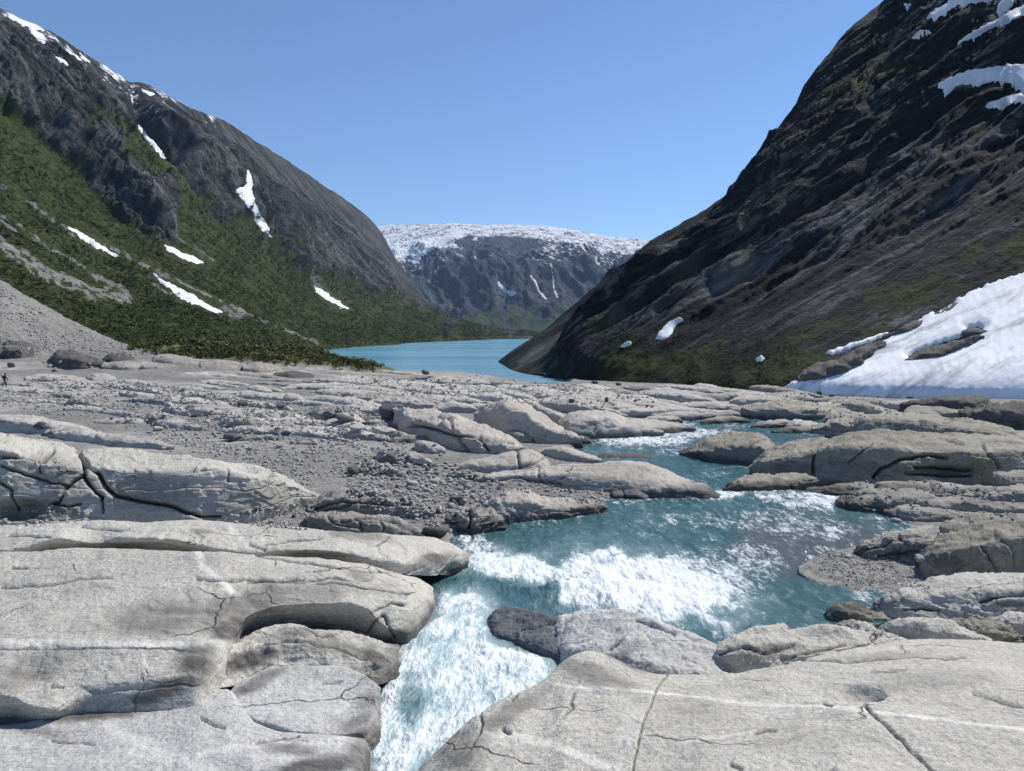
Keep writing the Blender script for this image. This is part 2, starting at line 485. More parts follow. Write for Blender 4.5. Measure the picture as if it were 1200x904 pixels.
# ------------------------------------------------------------------ terrain functions
YL = [-20, 0, 6, 20, 26, 31, 53, 88, 120, 150, 175, 192, 240, 400]
ZL = [5.4, 5.3, 5.2, 4.75, 4.62, 4.45, 4.10, 3.7, 2.45, 1.1, 0.45, 0.10, -0.9, -3]
YR = [-20, 0, 20, 27, 31, 48, 60, 87, 110, 144, 170, 195, 243, 400]
ZR = [5.0, 5.0, 4.62, 4.42, 4.15, 3.85, 3.6, 3.1, 2.5, 1.1, 0.55, 0.10, -0.9, -3]
YW = [0, 9, 12, 15, 18, 22, 27, 29.5, 31, 40, 48, 60, 75, 110]
ZW = [5.2, 5.13, 5.06, 4.93, 4.66, 4.55, 4.47, 4.40, 4.12, 3.95, 3.78, 3.5, 3.15, 2.4]
YC = [0, 9, 13, 21, 27, 48, 56, 75, 110, 170, 300]
XC = [-1, -1, -0.9, 3.7, 7.2, 8.4, 12.4, 24, 34, 14, 0]
def water_z(y): return pchip(YW, ZW, y)
WATER = [(425, 960), (425, 904), (430, 860), (440, 800), (470, 750), (500, 715), (505, 690), (500, 672), (545, 660), (550, 640), (535, 628),
         (600, 615), (640, 612), (690, 602), (720, 588), (840, 582), (838, 572), (780, 552), (740, 542), (700, 533), (680, 524), (712, 508), (780, 493),
         (800, 487), (880, 486), (940, 490), (890, 503), (830, 505), (800, 530), (850, 547), (890, 556), (892, 570), (855, 580), (920, 570), (980, 580),
         (1000, 592), (1030, 606), (1035, 630), (1000, 640), (950, 645), (945, 662), (1000, 692), (1050, 694), (1000, 705), (970, 722), (965, 735), (880, 738),
         (840, 745), (840, 795), (660, 795), (640, 805), (560, 845), (495, 910), (470, 960)]
OUTLET = [(590, 424), (606, 434), (640, 438), (662, 442), (668, 445), (640, 447.5), (612, 444), (590, 440), (560, 437), (540, 434), (500, 433), (480, 430), (500, 424)]
def ground_base(x, y):
    zl = pchip(YL, ZL, y); zr = pchip(YR, ZR, y)
    xc = np.interp(y, YC, XC)
    wdt = 3 + 0.06 * np.maximum(y, 0)
    f = sstep(-1, 1, (x - xc) / wdt)
    z = zl * (1 - f) + zr * f
    z = z + np.interp(x, [-90, -84, -60, -50, -35, -20], [4.4, 4.4, 3.7, 2.6, 0.9, 0]) * sstep(70, 132, y) * sstep(200, 160, y)
    # low gravel swell in front of the moraine
    z = z + 1.2 * np.exp(-((x + 48) / 22) ** 2 - ((y - 116) / 14) ** 2)
    return z
def ground_full(x, y):
    z = ground_base(x, y)
    P = np.stack([x, y, np.zeros_like(x)], -1)
    amp = np.clip(y / 60, 0.3, 1.2)
    z = z + amp * (0.20 * fbm(P * 0.09, 4, 3) + 0.10 * fbm(P * 0.5, 4, 9, 0.6))
    z = z - 0.30 * sstep(38, 50, y) * sstep(170, 150, y) * sstep(-0.28, -0.10, x / np.maximum(y, 1))
    far = np.clip((205 - y) / 40, 0, 1)
    z = np.where(y > 150, z * far + (1 - far) * np.minimum(z, pchip(YL, ZL, y)), z)
    u, v = project(np.stack([x, y, z], -1))
    out = sstep(-3, 1.5, poly_sd(u, v, OUTLET) + 2.0 * fbm(P * np.array([0.12, 0.05, 1]), 3, 12)) * (y > 120)
    z = z * (1 - out) + np.minimum(z, -0.12) * out
    zz = water_z(y)
    sd = poly_sd(u, v, WATER)
    m = sstep(-14, 6, sd) * (y < 100)
    return z * (1 - m) + np.minimum(z, zz - 0.45) * m

# ------------------------------------------------------------------ the loft
REG = []        # (vertices, quads) of everything stones may lie on
def loft(name, cols, mat, du=1.6, dv=1.6, rnd=2.0, disp=None, marks=None, jit=0.0, seed=0, hidden=(0, 0), reg=True, wetfoot=True,
         paint_fn=None, segs=None, kind=None, label=None, cat=None, group=None, urange=None):
    """cols: [(u, [(Y, slope) ...])] - profiles that run away from the camera; every profile has the same number of points"""
    us = np.array([c[0] for c in cols], float)
    K = len(cols[0][1])
    nu = max(6, int((us[-1] - us[0]) / du) + 1)
    u = np.linspace(us[0], us[-1], nu)
    Yk = np.stack([pchip(us, [c[1][k][0] for c in cols], u) for k in range(K)], 1)
    Sk = np.stack([pchip(us, [c[1][k][1] for c in cols], u) for k in range(K)], 1)
    if jit:
        for k in range(K):
            nz = fbm(np.stack([u * 0.035, np.full_like(u, k * 7.7 + seed), np.zeros_like(u)], -1), 4, seed)
            ends = np.minimum(1, np.minimum(np.arange(nu), np.arange(nu)[::-1]) / max(3, nu * 0.08))
            Sk[:, k] += nz * jit / F * ends
    Zk = CAMZ - Yk * Sk
    Vk = v_of_slope(Sk)
    parts_Y, parts_Z = [], []
    for k in range(K - 1):
        if segs and segs[k]:
            n = segs[k]
        else:
            n = int(np.clip(np.abs(Vk[:, k + 1] - Vk[:, k]).max() / dv, 4, 420))
        tt = np.linspace(0, 1, n, endpoint=(k == K - 2))[None, :]
        parts_Y.append(Yk[:, k:k + 1] * (1 - tt) + Yk[:, k + 1:k + 2] * tt)
        parts_Z.append(Zk[:, k:k + 1] * (1 - tt) + Zk[:, k + 1:k + 2] * tt)
    Y = smooth_t(np.concatenate(parts_Y, 1), rnd); Z = smooth_t(np.concatenate(parts_Z, 1), rnd)
    S = (CAMZ - Z) / Y
    V = v_of_slope(S)
    U = np.repeat(u[:, None], Y.shape[1], 1)
    X = Y * ufac(U, V)
    P = np.stack([X, Y, Z], -1)
    N = normals(P)
    paint = np.zeros(P.shape[:2] + (4,)); paint[..., 3] = 1
    d = np.zeros(P.shape[:2])
    if disp is not None:
        d = disp(P, N, U, V)
    if marks:
        wob = 2.2 * fbm(np.stack([U * 0.06, V * 0.06, np.full_like(U, seed)], -1), 3, 5)
        wob2 = 2.2 * fbm(np.stack([U * 0.06, V * 0.06, np.full_like(U, seed + 9)], -1), 3, 8)
        for pl, wpx, depth in marks.get('cracks', ()):
            dd = poly_dist(U + wob, V + wob2, pl)
            prof = np.exp(-(dd / wpx) ** 2)
            d -= depth * prof
            paint[..., 3] *= 1 - 0.8 * np.exp(-(dd / (wpx * 0.75)) ** 2)  # crack colour darkened as well, to deepen its shade
        for pl, wpx, st in marks.get('veins', ()):
            dd = poly_dist(U + wob * 0.7, V + wob2 * 0.7, pl)
            brk = 0.75 + 0.5 * fbm(np.stack([U * 0.12, V * 0.12, np.full_like(U, 3.3)], -1), 3, 2)
            q = np.exp(-(dd / wpx) ** 4) * st * brk
            paint[..., 0] = np.maximum(paint[..., 0], q)
            d += 0.006 * q
        for cu, cv, ru, rv, ang, st in marks.get('stains_shade', ()):
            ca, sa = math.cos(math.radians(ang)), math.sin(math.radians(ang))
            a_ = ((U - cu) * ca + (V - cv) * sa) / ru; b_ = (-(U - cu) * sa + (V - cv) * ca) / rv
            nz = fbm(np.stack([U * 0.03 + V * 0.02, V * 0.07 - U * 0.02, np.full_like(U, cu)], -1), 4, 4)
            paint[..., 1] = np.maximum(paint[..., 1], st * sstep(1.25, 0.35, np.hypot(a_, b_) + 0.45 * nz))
        for cu, cv, ru, rv, st in marks.get('moss', ()):
            nz = fbm(np.stack([U * 0.05, V * 0.09, np.full_like(U, cu)], -1), 4, 4)
            paint[..., 2] = np.maximum(paint[..., 2], st * sstep(1.2, 0.4, np.hypot((U - cu) / ru, (V - cv) / rv) + 0.4 * nz))
        for cu, cv, ru, rv, depth in marks.get('hollows', ()):
            q = np.hypot((U - cu) / ru, (V - cv) / rv)
            d -= depth * sstep(1, 0.35, q)
    P2 = P + N * d[..., None]
    if paint_fn is not None:
        paint = paint_fn(P2, N, U, V, paint)
    if kind is None and wetfoot and Y.min() < 70:
        uu, vv = project(P2)
        near_w = sstep(-26, -4, poly_sd(uu, vv, WATER))
        hgt = P2[..., 2] - water_z(P2[..., 1])
        wet = near_w * sstep(0.55, 0.10, hgt + 0.22 * fbm(P2 * 1.3, 4, 17))
        paint[..., 1] = np.maximum(paint[..., 1], 0.95 * wet)
    fq = grid_faces(nu, Y.shape[1])
    Vx = P2.reshape(-1, 3)
    o = mesh_obj(name, Vx, fq, mat, paint.reshape(-1, 4), True, centre=(kind is None))
    tag(o, label, cat, group, kind)
    if reg:
        REG.append((Vx, fq))
    return o, P2, U, V

def rock_disp(size, amp, layer=0.0, lsize=0.25, seed=0, dip=(0.10, -0.14), flake=0.30):
    """lumps (size, amp in m) plus foliation ledges (layer m deep, lsize m thick)"""
    def f(P, N, U, V):
        d = amp * fbm(P / size, 6, seed, 0.52)
        d += amp * 0.5 * (fbm(P / size * np.array([0.5, 1.6, 2.5]), 4, seed + 20, 0.5, True) - 0.3)
        if layer:
            h = (P[..., 2] + dip[0] * P[..., 0] + dip[1] * P[..., 1]) / lsize + 1.1 * fbm(P / (lsize * 9), 4, seed + 3)
            k = np.floor(h); fr = h - k
            step = noise(np.stack([k * 3.7, P[..., 0] / (lsize * 14), P[..., 1] / (lsize * 14)], -1), seed)
            step2 = noise(np.stack([(k + 1) * 3.7, P[..., 0] / (lsize * 14), P[..., 1] / (lsize * 14)], -1), seed)
            m = sstep(0.80, 1.0, fr)
            d += layer * ((step * (1 - m) + step2 * m) - 0.9 * np.exp(-((fr - 0.97) / 0.07) ** 2) * sstep(-0.2, 0.5, step))
        # shells that have flaked off the polished top
        q = 4.5 * fbm(P / (size * 0.55) * np.array([0.7, 1.0, 1.0]), 5, seed + 31, 0.55) + 0.8 * noise(P / (size * 0.12), seed + 6) * 0.3
        fq = q - np.floor(q)
        d += flake * amp * (np.floor(q) + sstep(0.0, 0.10, fq))
        return d
    return f

def rock(name, label, cols, mat='pale', zb=None, k=0.72, lean=0.45, maxd=None, cat='rock outcrop', group=None, du=1.5, dv=1.5, rnd=2.2,
         size=None, amp=None, layer=None, lsize=None, marks=None, seed=None, jit=1.6, ys=None, wetfoot=True):
    """cols: (u, v_crest, v_edge, v_base): the crest line, the line where the top turns down to the front face, and the foot"""
    global _ROCKN
    _ROCKN += 1
    seed = _ROCKN if seed is None else seed
    out = []; ymean = 0; hmax = 0; wid = 0
    for (u, vt, ve, vb) in cols:
        sb = float(slope(vb))
        if ys is not None:
            Y = float(np.interp(u, [c[0] for c in cols], ys)); z0 = CAMZ - Y * sb
        elif zb is None:
            Y = 8.0
            for _ in range(60):
                z = float(ground_base(np.array(Y * float(ufac(u, vb))), np.array(Y)))
                Yn = (CAMZ - z) / sb
                Y = 0.5 * Y + 0.5 * Yn
            z0 = CAMZ - Y * sb
        else:
            z0 = float(np.interp(u, [c[0] for c in cols], zb)) if hasattr(zb, '__len__') else zb
            Y = (CAMZ - z0) / sb
        Yb = Y
        Ye = Yb + lean * max(0, vb - ve) / F * Yb
        ze = CAMZ - Ye * float(slope(ve))
        st = float(slope(vt))
        Yh = (CAMZ - ze) / max(st, 0.02)
        D = k * max(0.0, Yh - Ye) if ze < CAMZ else 1e9
        if maxd: D = min(D, maxd)
        Yt = Ye + D + 0.02 * Yb * 0.2
        zt = CAMZ - Yt * st
        hh = zt - z0
        Ybk = Yt + 0.35 * (Yt - Yb) + 0.35 * max(hh, 0) + 0.01 * Yb
        zbk = min(z0, zt) - 0.5
        zsk = z0 - max(0.7, 0.018 * Yb)
        Ysk = Yb - 0.001 * Yb
        out.append((u, [(Ysk, (CAMZ - zsk) / Ysk), (Yb, sb), (Ye, float(slope(ve))), (Yt, st), (Ybk, (CAMZ - zbk) / Ybk)]))
        ymean += Yb / len(cols); hmax = max(hmax, hh)
    wid = (cols[-1][0] - cols[0][0]) / F * ymean
    size = size or max(0.25, 0.22 * min(wid, 12))
    amp = amp if amp is not None else 0.055 * min(max(hmax, 0.1) * 2.2, size * 2)
    layer = 0.35 * amp if layer is None else layer
    lsize = lsize or max(0.08, hmax / 7)
    return loft(name, out, M[mat], du, dv, rnd, rock_disp(size, amp, layer, lsize, seed), marks, jit, seed, segs=[3, None, None, 9], wetfoot=wetfoot,
                label=label, cat=cat, group=group)
_ROCKN = 0

def slab(name, label, cols, mat='pale', cat='rock slab', group=None, back=(1.5, -0.9), **kw):
    """cols: (u, [(v, Y) ...]) from the near foot to the far crest, with a back added"""
    out = []
    for u, pts in cols:
        q = [(Y, float(slope(v))) for v, Y in pts]
        Yt, st = q[-1]
        zt = CAMZ - Yt * st
        Yb = Yt + back[0]; zb = zt + back[1]
        q.append((Yb, (CAMZ - zb) / Yb))
        out.append((u, q))
    return loft(name, out, M[mat], label=label, cat=cat, group=group, segs=kw.pop('segs', None), **kw)

# ------------------------------------------------------------------ ground sheet
def build_ground():
    us = np.concatenate([np.linspace(-1500, -120, 50, endpoint=False), np.linspace(-120, 1320, 620), np.linspace(1330, 2700, 50)])
    ys = np.concatenate([np.linspace(-14, 4, 10, endpoint=False), np.geomspace(4, 260, 360), np.linspace(265, 400, 12)])
    Yg, Ug = np.meshgrid(ys, us)
    # straight fan below the camera, so the sheet also goes on behind it
    X = np.maximum(np.abs(Yg), 6) * (Ug - 600) / F
    Z = np.empty_like(X)
    near = Yg < 4
    Z[near] = ground_base(X[near], Yg[near])
    Z[~near] = ground_full(X[~near], Yg[~near])
    P = np.stack([X, Yg, Z], -1)
    paint = np.zeros(P.shape[:2] + (4,)); paint[..., 3] = 1
    n = fbm(P * np.array([0.03, 0.09, 1]), 4, 31)
    paint[..., 0] = 0.85 * sstep(-0.05, 0.30, n) * sstep(36, 46, Yg)
    paint[..., 0] = np.maximum(paint[..., 0], 0.12 * sstep(38, 50, Yg) * sstep(-0.28, -0.10, X / np.maximum(Yg, 1)))
    far = sstep(150, 175, Yg)
    paint[..., 0] = np.maximum(paint[..., 0], far * 0.5)
    paint[..., 2] = sstep(150, 175, Yg) * sstep(-20, -60, X)
    fq = grid_faces(len(us), len(ys))
    V = P.reshape(-1, 3)
    o = mesh_obj('ground', V, fq, M['gravel'], paint.reshape(-1, 4))
    tag(o, 'grey gravel and rubble ground between the rock outcrops', None, None, 'structure')
    REG.append((V, fq))
build_ground()

# ------------------------------------------------------------------ lake
lx = np.array([[-420, 140, 0], [420, 140, 0], [700, 1800, 0], [-600, 1800, 0]], float)
tag(mesh_obj('lake', lx, np.array([[0, 1, 2, 3]]), M['lake'], None, False), 'calm turquoise lake filling the valley floor', None, None, 'structure')

# ------------------------------------------------------------------ mountains
def mcols(rows):
    out = []
    for r in rows:
        u = r[0]; q = [(Y, float(slope(v))) for v, Y in r[1]]
        Yt, st = q[-1]; zt = CAMZ - Yt * st
        for dy, dz in ((0.06, -0.05), (0.25, -0.45), (0.45, -0.98)):
            Yb = Yt * (1 + dy); zb = zt + dz * max(zt, 1) if dz > -0.9 else -6
            q.append((Yb, (CAMZ - zb) / Yb))
        Y0, s0 = q[0]; z0 = CAMZ - Y0 * s0
        q.insert(0, (Y0 * 0.985, (CAMZ - (z0 - 6)) / (Y0 * 0.985)))
        out.append((u, q))
    return out

def aniso(P, along, k_along, k_across):
    a = np.array(along, float); a /= np.linalg.norm(a)
    s = P @ a
    Q = P - s[..., None] * a
    return Q * k_across + s[..., None] * a * k_along

def inb(P, B, ks):
    return np.stack([(P @ B[i]) * ks[i] for i in range(3)], -1)
def left_disp(P, N, U, V):
    g = left_green(U, V)
    gul = fbm(inb(P, B_LEFT, (0.0016, 0.0105, 0.008)), 5, 41, 0.55, True)
    led = fbm(inb(P, B_LEFT, (0.007, 0.055, 0.03)), 5, 43, 0.6, True)
    fin = fbm(P * 0.09, 4, 45)
    cliff = 1 - sstep(0.35, 0.8, g)
    d = (30 * (gul - 0.1)) * (0.25 + 0.75 * cliff) + cliff * (9 * led + 4.0 * fin)
    d += (1 - cliff) * (1.3 * np.abs(fbm(P * 0.16, 3, 47)) * 2 + 1.6 * fin)
    fade = sstep(0, 1, (np.hypot(P[..., 0], P[..., 1]) - 170) / 250)
    # cliff steps and the gullies that cut the wall
    w_ = 9 * fbm(np.stack([U * 0.03, V * 0.03, np.zeros_like(U)], -1), 4, 58)
    for us_, vs_, H in CLIFFS:
        a_ = 0.75 * (np.interp(U, us_, vs_) - V) + w_
        ends = sstep(us_[0] - 1, us_[0] + 18, U) * sstep(us_[-1] + 1, us_[-1] - 40, U)
        d += ends * H * sstep(-2, 20, a_) * (1 - sstep(16, 75, a_)) * sstep(12, 70, V - np.interp(U, [r[0] for r in LEFT_ROWS], [r[1][-1][0] for r in LEFT_ROWS]))
    for pl, w, dep in (([(150, 88), (160, 125), (175, 160), (205, 185)], 8, 30), ([(205, 108), (245, 150), (285, 200), (296, 235), (318, 278)], 9, 34)):
        d -= dep * np.exp(-(poly_dist(U, V, pl) / w) ** 2)
    crest = np.interp(U, [r[0] for r in LEFT_ROWS], [r[1][-1][0] for r in LEFT_ROWS])
    return d * (0.15 + 0.85 * fade) * (0.10 + 0.90 * sstep(0, 70, V - crest))

CLIFFS = [([-90, 0, 40, 70, 100, 150, 210], [75, 137, 165, 190, 218, 268, 300], 17), ([160, 195, 230, 262, 300, 345], [150, 190, 225, 250, 272, 312], 15), ([203, 245, 285, 296, 320], [112, 155, 204, 230, 275], 15)]
CLIFF_U = [-400, 0, 60, 110, 150, 200, 260, 300, 340, 400, 440, 480, 520, 620]
CLIFF_V = [60, 126, 128, 130, 145, 185, 245, 272, 318, 338, 346, 357, 374, 390]
def left_green(U, V):
    n = fbm(np.stack([U * 0.022 + V * 0.012, V * 0.03 - U * 0.014, np.zeros_like(U)], -1), 5, 51)
    g = sstep(-34, 30, V - np.interp(U, CLIFF_U, CLIFF_V) + 50 * n)
    g = g * (0.70 + 0.30 * sstep(-10, 40, V - np.interp(U, [0, 150, 210, 300, 340], [137, 268, 300, 290, 300])))
    for us_, vs_, H in CLIFFS:
        a_ = 0.75 * (np.interp(U, us_, vs_) - V)
        g = g * (1 - 0.9 * sstep(-3, 5, a_ + 8 * n) * sstep(36, 18, a_ + 20 * n) * sstep(us_[0], us_[0] + 15, U) * sstep(us_[-1], us_[-1] - 25, U))
    return g
PALE_L = [([(-60, 270), (0, 300), (60, 335), (98, 348), (150, 360)], 9, 0.9), ([(-40, 250), (40, 292), (100, 322), (150, 352)], 3, 0.7), ([(0, 225), (50, 258), (90, 285)], 3, 0.6),
          ([(0, 262), (45, 288), (90, 315), (140, 345)], 2.6, 0.7), ([(60, 300), (110, 335), (145, 360)], 4, 0.6),
          ([(120, 295), (180, 325), (235, 352), (290, 375)], 3, 0.75), ([(180, 340), (240, 365), (290, 378), (340, 395)], 5, 0.55), ([(30, 325), (70, 345), (110, 360)], 5, 0.8),
          ([(318, 392), (345, 400), (372, 408)], 4, 0.7), ([(160, 245), (180, 268), (210, 285), (245, 305)], 3, 0.4), ([(330, 300), (370, 335), (420, 368)], 2.5, 0.3),
          ([(120, 340), (140, 352), (150, 362)], 5, 0.7)]
def left_paint(P, N, U, V, paint):
    crest = np.interp(U, [r[0] for r in LEFT_ROWS], [r[1][-1][0] for r in LEFT_ROWS])
    g = left_green(U, V)
    n = fbm(np.stack([U * 0.05, V * 0.05, np.ones_like(U)], -1), 4, 55)
    # moss ledges on the cliff
    g = np.maximum(g, 0.62 * sstep(0.10, 0.45, n) * sstep(-90, -10, V - np.interp(U, CLIFF_U, CLIFF_V)))
    pale = np.zeros_like(U)
    for pl, w, s in PALE_L:
        pale = np.maximum(pale, s * np.exp(-(poly_dist(U + 5 * n, V + 4 * n, pl) / w) ** 2))
    pale *= sstep(-0.35, 0.15, fbm(np.stack([U * 0.05 + V * 0.06, V * 0.25 - U * 0.14, np.ones_like(U)], -1), 4, 56))
    paint[..., 0] = np.clip(g - 1.2 * pale, 0, 1) * 0.95
    paint[..., 2] = np.clip(pale, 0, 1)
    sn = (0.24 + 0.42 * n) * sstep(80, 0, V - crest - 30 * n) * sstep(360, 240, U) + 0.16 * sstep(130, 30, V - crest) * sstep(300, 150, U)
    paint[..., 1] = sn
    return paint

LEFT_ROWS = [
    (-420, [(350, 190), (60, 330), (-60, 420), (-230, 560)]), (-200, [(350, 190), (180, 330), (50, 430), (-95, 620)]),
    (0, [(420, 182), (290, 330), (150, 470), (8, 710)]), (60, [(420, 186), (305, 345), (182, 500), (35, 750)]), (130, [(418, 190), (330, 360), (205, 560), (78, 810)]),
    (200, [(417, 195), (345, 370), (228, 600), (110, 880)]), (250, [(418, 215), (362, 380), (255, 660), (132, 1000)]), (300, [(416, 260), (378, 410), (275, 760), (163, 1220)]),
    (340, [(413, 320), (385, 470), (305, 860), (188, 1420)]), (375, [(410, 385), (388, 540), (325, 960), (212, 1600)]), (410, [(407, 440), (390, 600), (335, 1060), (235, 1780)]),
    (440, [(405.5, 490), (391, 660), (344, 1120), (262, 1900)]), (465, [(404, 540), (392, 700), (352, 1150), (305, 1760)]), (490, [(402.5, 600), (392, 740), (362, 1120), (342, 1500)]),
    (520, [(400.5, 660), (393, 780), (378, 1050), (366, 1300)]), (560, [(398.6, 740), (394.5, 820), (387, 980), (381, 1120)]), (600, [(397.4, 830), (395.5, 870), (391.5, 950), (388.5, 1020)]),
    (640, [(397.2, 850), (396, 870), (394, 930), (392, 980)])]
o, LP, LU, LV = loft('mountainside', mcols(LEFT_ROWS), M['left_mtn'], 1.25, 1.25, 6, left_disp, None, 0.8, 11, segs=[4, 60, 150, 170, 8, 8, 8],
                     paint_fn=left_paint, kind='structure', label='steep valley side with birch scrub below grey gullied cliffs')

FAR_ROWS = [
    (330, [(397.0, 1020), (389.5, 2500), (375, 2900), (318.0, 3650), (285.0, 4900)]),
    (400, [(397.0, 1020), (389.5, 2500), (375, 2900), (318.0, 3650), (268.0, 4900)]),
    (440, [(397.0, 1020), (389.5, 2500), (375, 2900), (320.0, 3650), (262.5, 4900)]),
    (480, [(397.0, 1020), (389.5, 2500), (375, 2900), (314.0, 3650), (261.0, 4800)]),
    (520, [(396.8, 1020), (389.5, 2500), (375, 2900), (300.0, 3650), (260.5, 4700)]),
    (560, [(396.6, 1020), (389.5, 2500), (375, 2900), (292.0, 3650), (262.0, 4600)]),
    (600, [(396.4, 1020), (389.5, 2500), (375, 2900), (289.0, 3650), (262.5, 4600)]),
    (640, [(396.4, 1020), (389.5, 2500), (375, 2900), (291.0, 3650), (264.5, 4600)]),
    (680, [(396.4, 1020), (389.5, 2500), (375, 2900), (296.0, 3650), (270.0, 4500)]),
    (720, [(396.4, 1020), (389.5, 2500), (375, 2900), (302.0, 3650), (277.0, 4500)]),
    (760, [(396.4, 1020), (389.5, 2500), (375, 2900), (308.0, 3650), (285.5, 4500)]),
    (840, [(396.4, 1020), (389.5, 2500), (375, 2900), (318.0, 3650), (300.0, 4500)])]
def far_disp(P, N, U, V):
    gul = fbm(aniso(P, (0.25, -0.6, -0.75), 0.0006, 0.0030), 5, 61, 0.58, True)
    fin = fbm(P * 0.012, 5, 63)
    k = sstep(395, 375, V)
    top = sstep(268, 312, V)
    return k * ((105 * (gul - 0.1)) * (0.08 + 0.92 * top) + 14 * fin * (0.2 + 0.8 * top))
FAR_SNOW = [([(585, 340), (593, 348), (603, 358)], 2.2), ([(622, 338), (630, 348), (640, 360)], 1.7), ([(648, 345), (653, 356)], 1.6), ([(640, 320), (646, 335), (650, 350)], 1.0),
            ([(697, 309), (696, 325)], 3.2), ([(635, 306), (650, 310), (668, 318)], 2.2), ([(470, 300), (500, 285), (540, 275)], 9.0), ([(480, 318), (510, 300)], 4.5)]
def far_paint(P, N, U, V, paint):
    n = fbm(np.stack([U * 0.06, V * 0.12, np.ones_like(U)], -1), 5, 65)
    lo = np.interp(U, [430, 470, 500, 530, 560, 600, 650, 700, 760], [322, 330, 312, 293, 286, 283, 294, 303, 308])
    s = 0.40 * sstep(85, 0, V - lo + 10 * n) + 0.15 * sstep(12, -12, V - lo + 26 * n)
    dk = sstep(1.1, 0.5, np.hypot((U - 590) / 48, (V - 290) / 15) + 0.5 * n)
    dk = np.maximum(dk, 0.9 * sstep(1.1, 0.5, np.hypot((U - 545) / 14, (V - 283) / 9) + 0.5 * n))
    s = s - 0.26 * dk
    for pl, w in FAR_SNOW:
        s = np.maximum(s, 0.72 * np.exp(-(poly_dist(U + 2 * n, V + 1.5 * n, pl) / w) ** 2))
    paint[..., 1] = s
    paint[..., 0] = 0.80 * sstep(355, 392, V + 14 * n)
    return paint
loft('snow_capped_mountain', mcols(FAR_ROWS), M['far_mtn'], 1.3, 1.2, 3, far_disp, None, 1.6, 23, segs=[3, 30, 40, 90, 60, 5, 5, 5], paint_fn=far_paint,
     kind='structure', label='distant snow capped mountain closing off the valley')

RIGHT_ROWS = [
    (584, [(428, 236), (427, 238), (426, 241), (424.5, 244)]), (600, [(436.5, 193), (430, 205), (421, 222), (411, 240)]), (640, [(441, 168), (425, 188), (405, 215), (385, 250)]),
    (680, [(446, 150), (420, 172), (388, 212), (351, 270)]), (720, [(452, 132), (415, 160), (370, 206), (319, 270)]), (760, [(455, 122), (405, 154), (348, 203), (285, 270)]),
    (800, [(457.5, 113), (395, 150), (328, 203), (261, 280)]), (840, [(460, 104), (385, 146), (308, 203), (236, 292)]), (868, [(461.5, 99), (375, 143), (290, 204), (210, 305)]),
    (890, [(462.5, 96), (368, 142), (275, 206), (176, 320)]), (930, [(464, 91), (350, 140), (240, 210), (121, 340)]), (962, [(465.5, 89), (335, 140), (215, 214), (70, 355)]),
    (1000, [(468, 87), (318, 140), (185, 218), (25, 375)]), (1032, [(469, 86), (305, 140), (160, 222), (-1, 388)]), (1100, [(472, 84), (275, 140), (105, 226), (-85, 400)]),
    (1200, [(476, 82), (232, 140), (30, 232), (-200, 415)]), (1330, [(482, 79), (180, 140), (-60, 238), (-330, 430)]), (1520, [(492, 75), (110, 140), (-180, 245), (-480, 450)])]
def right_disp(P, N, U, V):
    k = sstep(0, 90, np.hypot(P[..., 0], P[..., 1]) - 90)
    b1 = fbm(inb(P, B_RIGHT, (0.006, 0.044, 0.022)), 4, 71, 0.55, True)
    b2 = fbm(inb(P, B_RIGHT, (0.028, 0.16, 0.08)), 3, 73, 0.6, True)
    fin = fbm(P * 0.16, 4, 75, 0.62)
    d = 0
    # benches: the wall breaks into slabs that lie on one another
    for thick, amp, sd in ((23, 5.5, 77), (8.5, 1.9, 78), (3.1, 1.0, 81)):
        h = (P @ B_RIGHT[1]) / thick + 1.5 * fbm(inb(P, B_RIGHT, (0.006, 0.020, 0.020)) * (21 / thick), 4, sd)
        fr = h - np.floor(h)
        d = d + amp * (sstep(0.0, 0.16, fr) * (1 - fr) * 1.25)
    far = sstep(95, 200, P[..., 1])
    crest = np.interp(U, [r[0] for r in RIGHT_ROWS], [r[1][-1][0] for r in RIGHT_ROWS])
    rim = 0.10 + 0.90 * sstep(0, 75, V - crest)
    d = (0.30 + 0.70 * far) * rim * (6 * (b1 - 0.1) + 2.2 * b2 + d * (0.40 + 0.60 * sstep(-10, 60, np.interp(U, [r[0] for r in RIGHT_ROWS], [r[1][1][0] for r in RIGHT_ROWS]) - V))) + 0.7 * fin
    toe = sstep(610, 700, U)
    foot = np.interp(U, [r[0] for r in RIGHT_ROWS], [r[1][0][0] for r in RIGHT_ROWS])
    return d * k * (0.05 + 0.95 * toe) * sstep(-1, 18, foot - V)
RIGHT_PALE = [([(610, 425), (650, 402), (700, 375)], 4, 0.5), ([(690, 420), (760, 392), (840, 345), (905, 330)], 6, 0.30), ([(1000, 285), (1030, 270), (1045, 245)], 9, 0.55),
              ([(770, 395), (790, 375), (800, 368)], 4, 0.4), ([(840, 370), (870, 350), (900, 330)], 7, 0.45), ([(940, 170), (955, 185)], 3, 0.4), ([(1090, 200), (1130, 180), (1160, 165)], 5, 0.35),
              ([(1060, 240), (1100, 215), (1150, 200)], 5, 0.30), ([(1150, 250), (1180, 235), (1200, 225)], 5, 0.4), ([(900, 200), (925, 195)], 3, 0.35)]
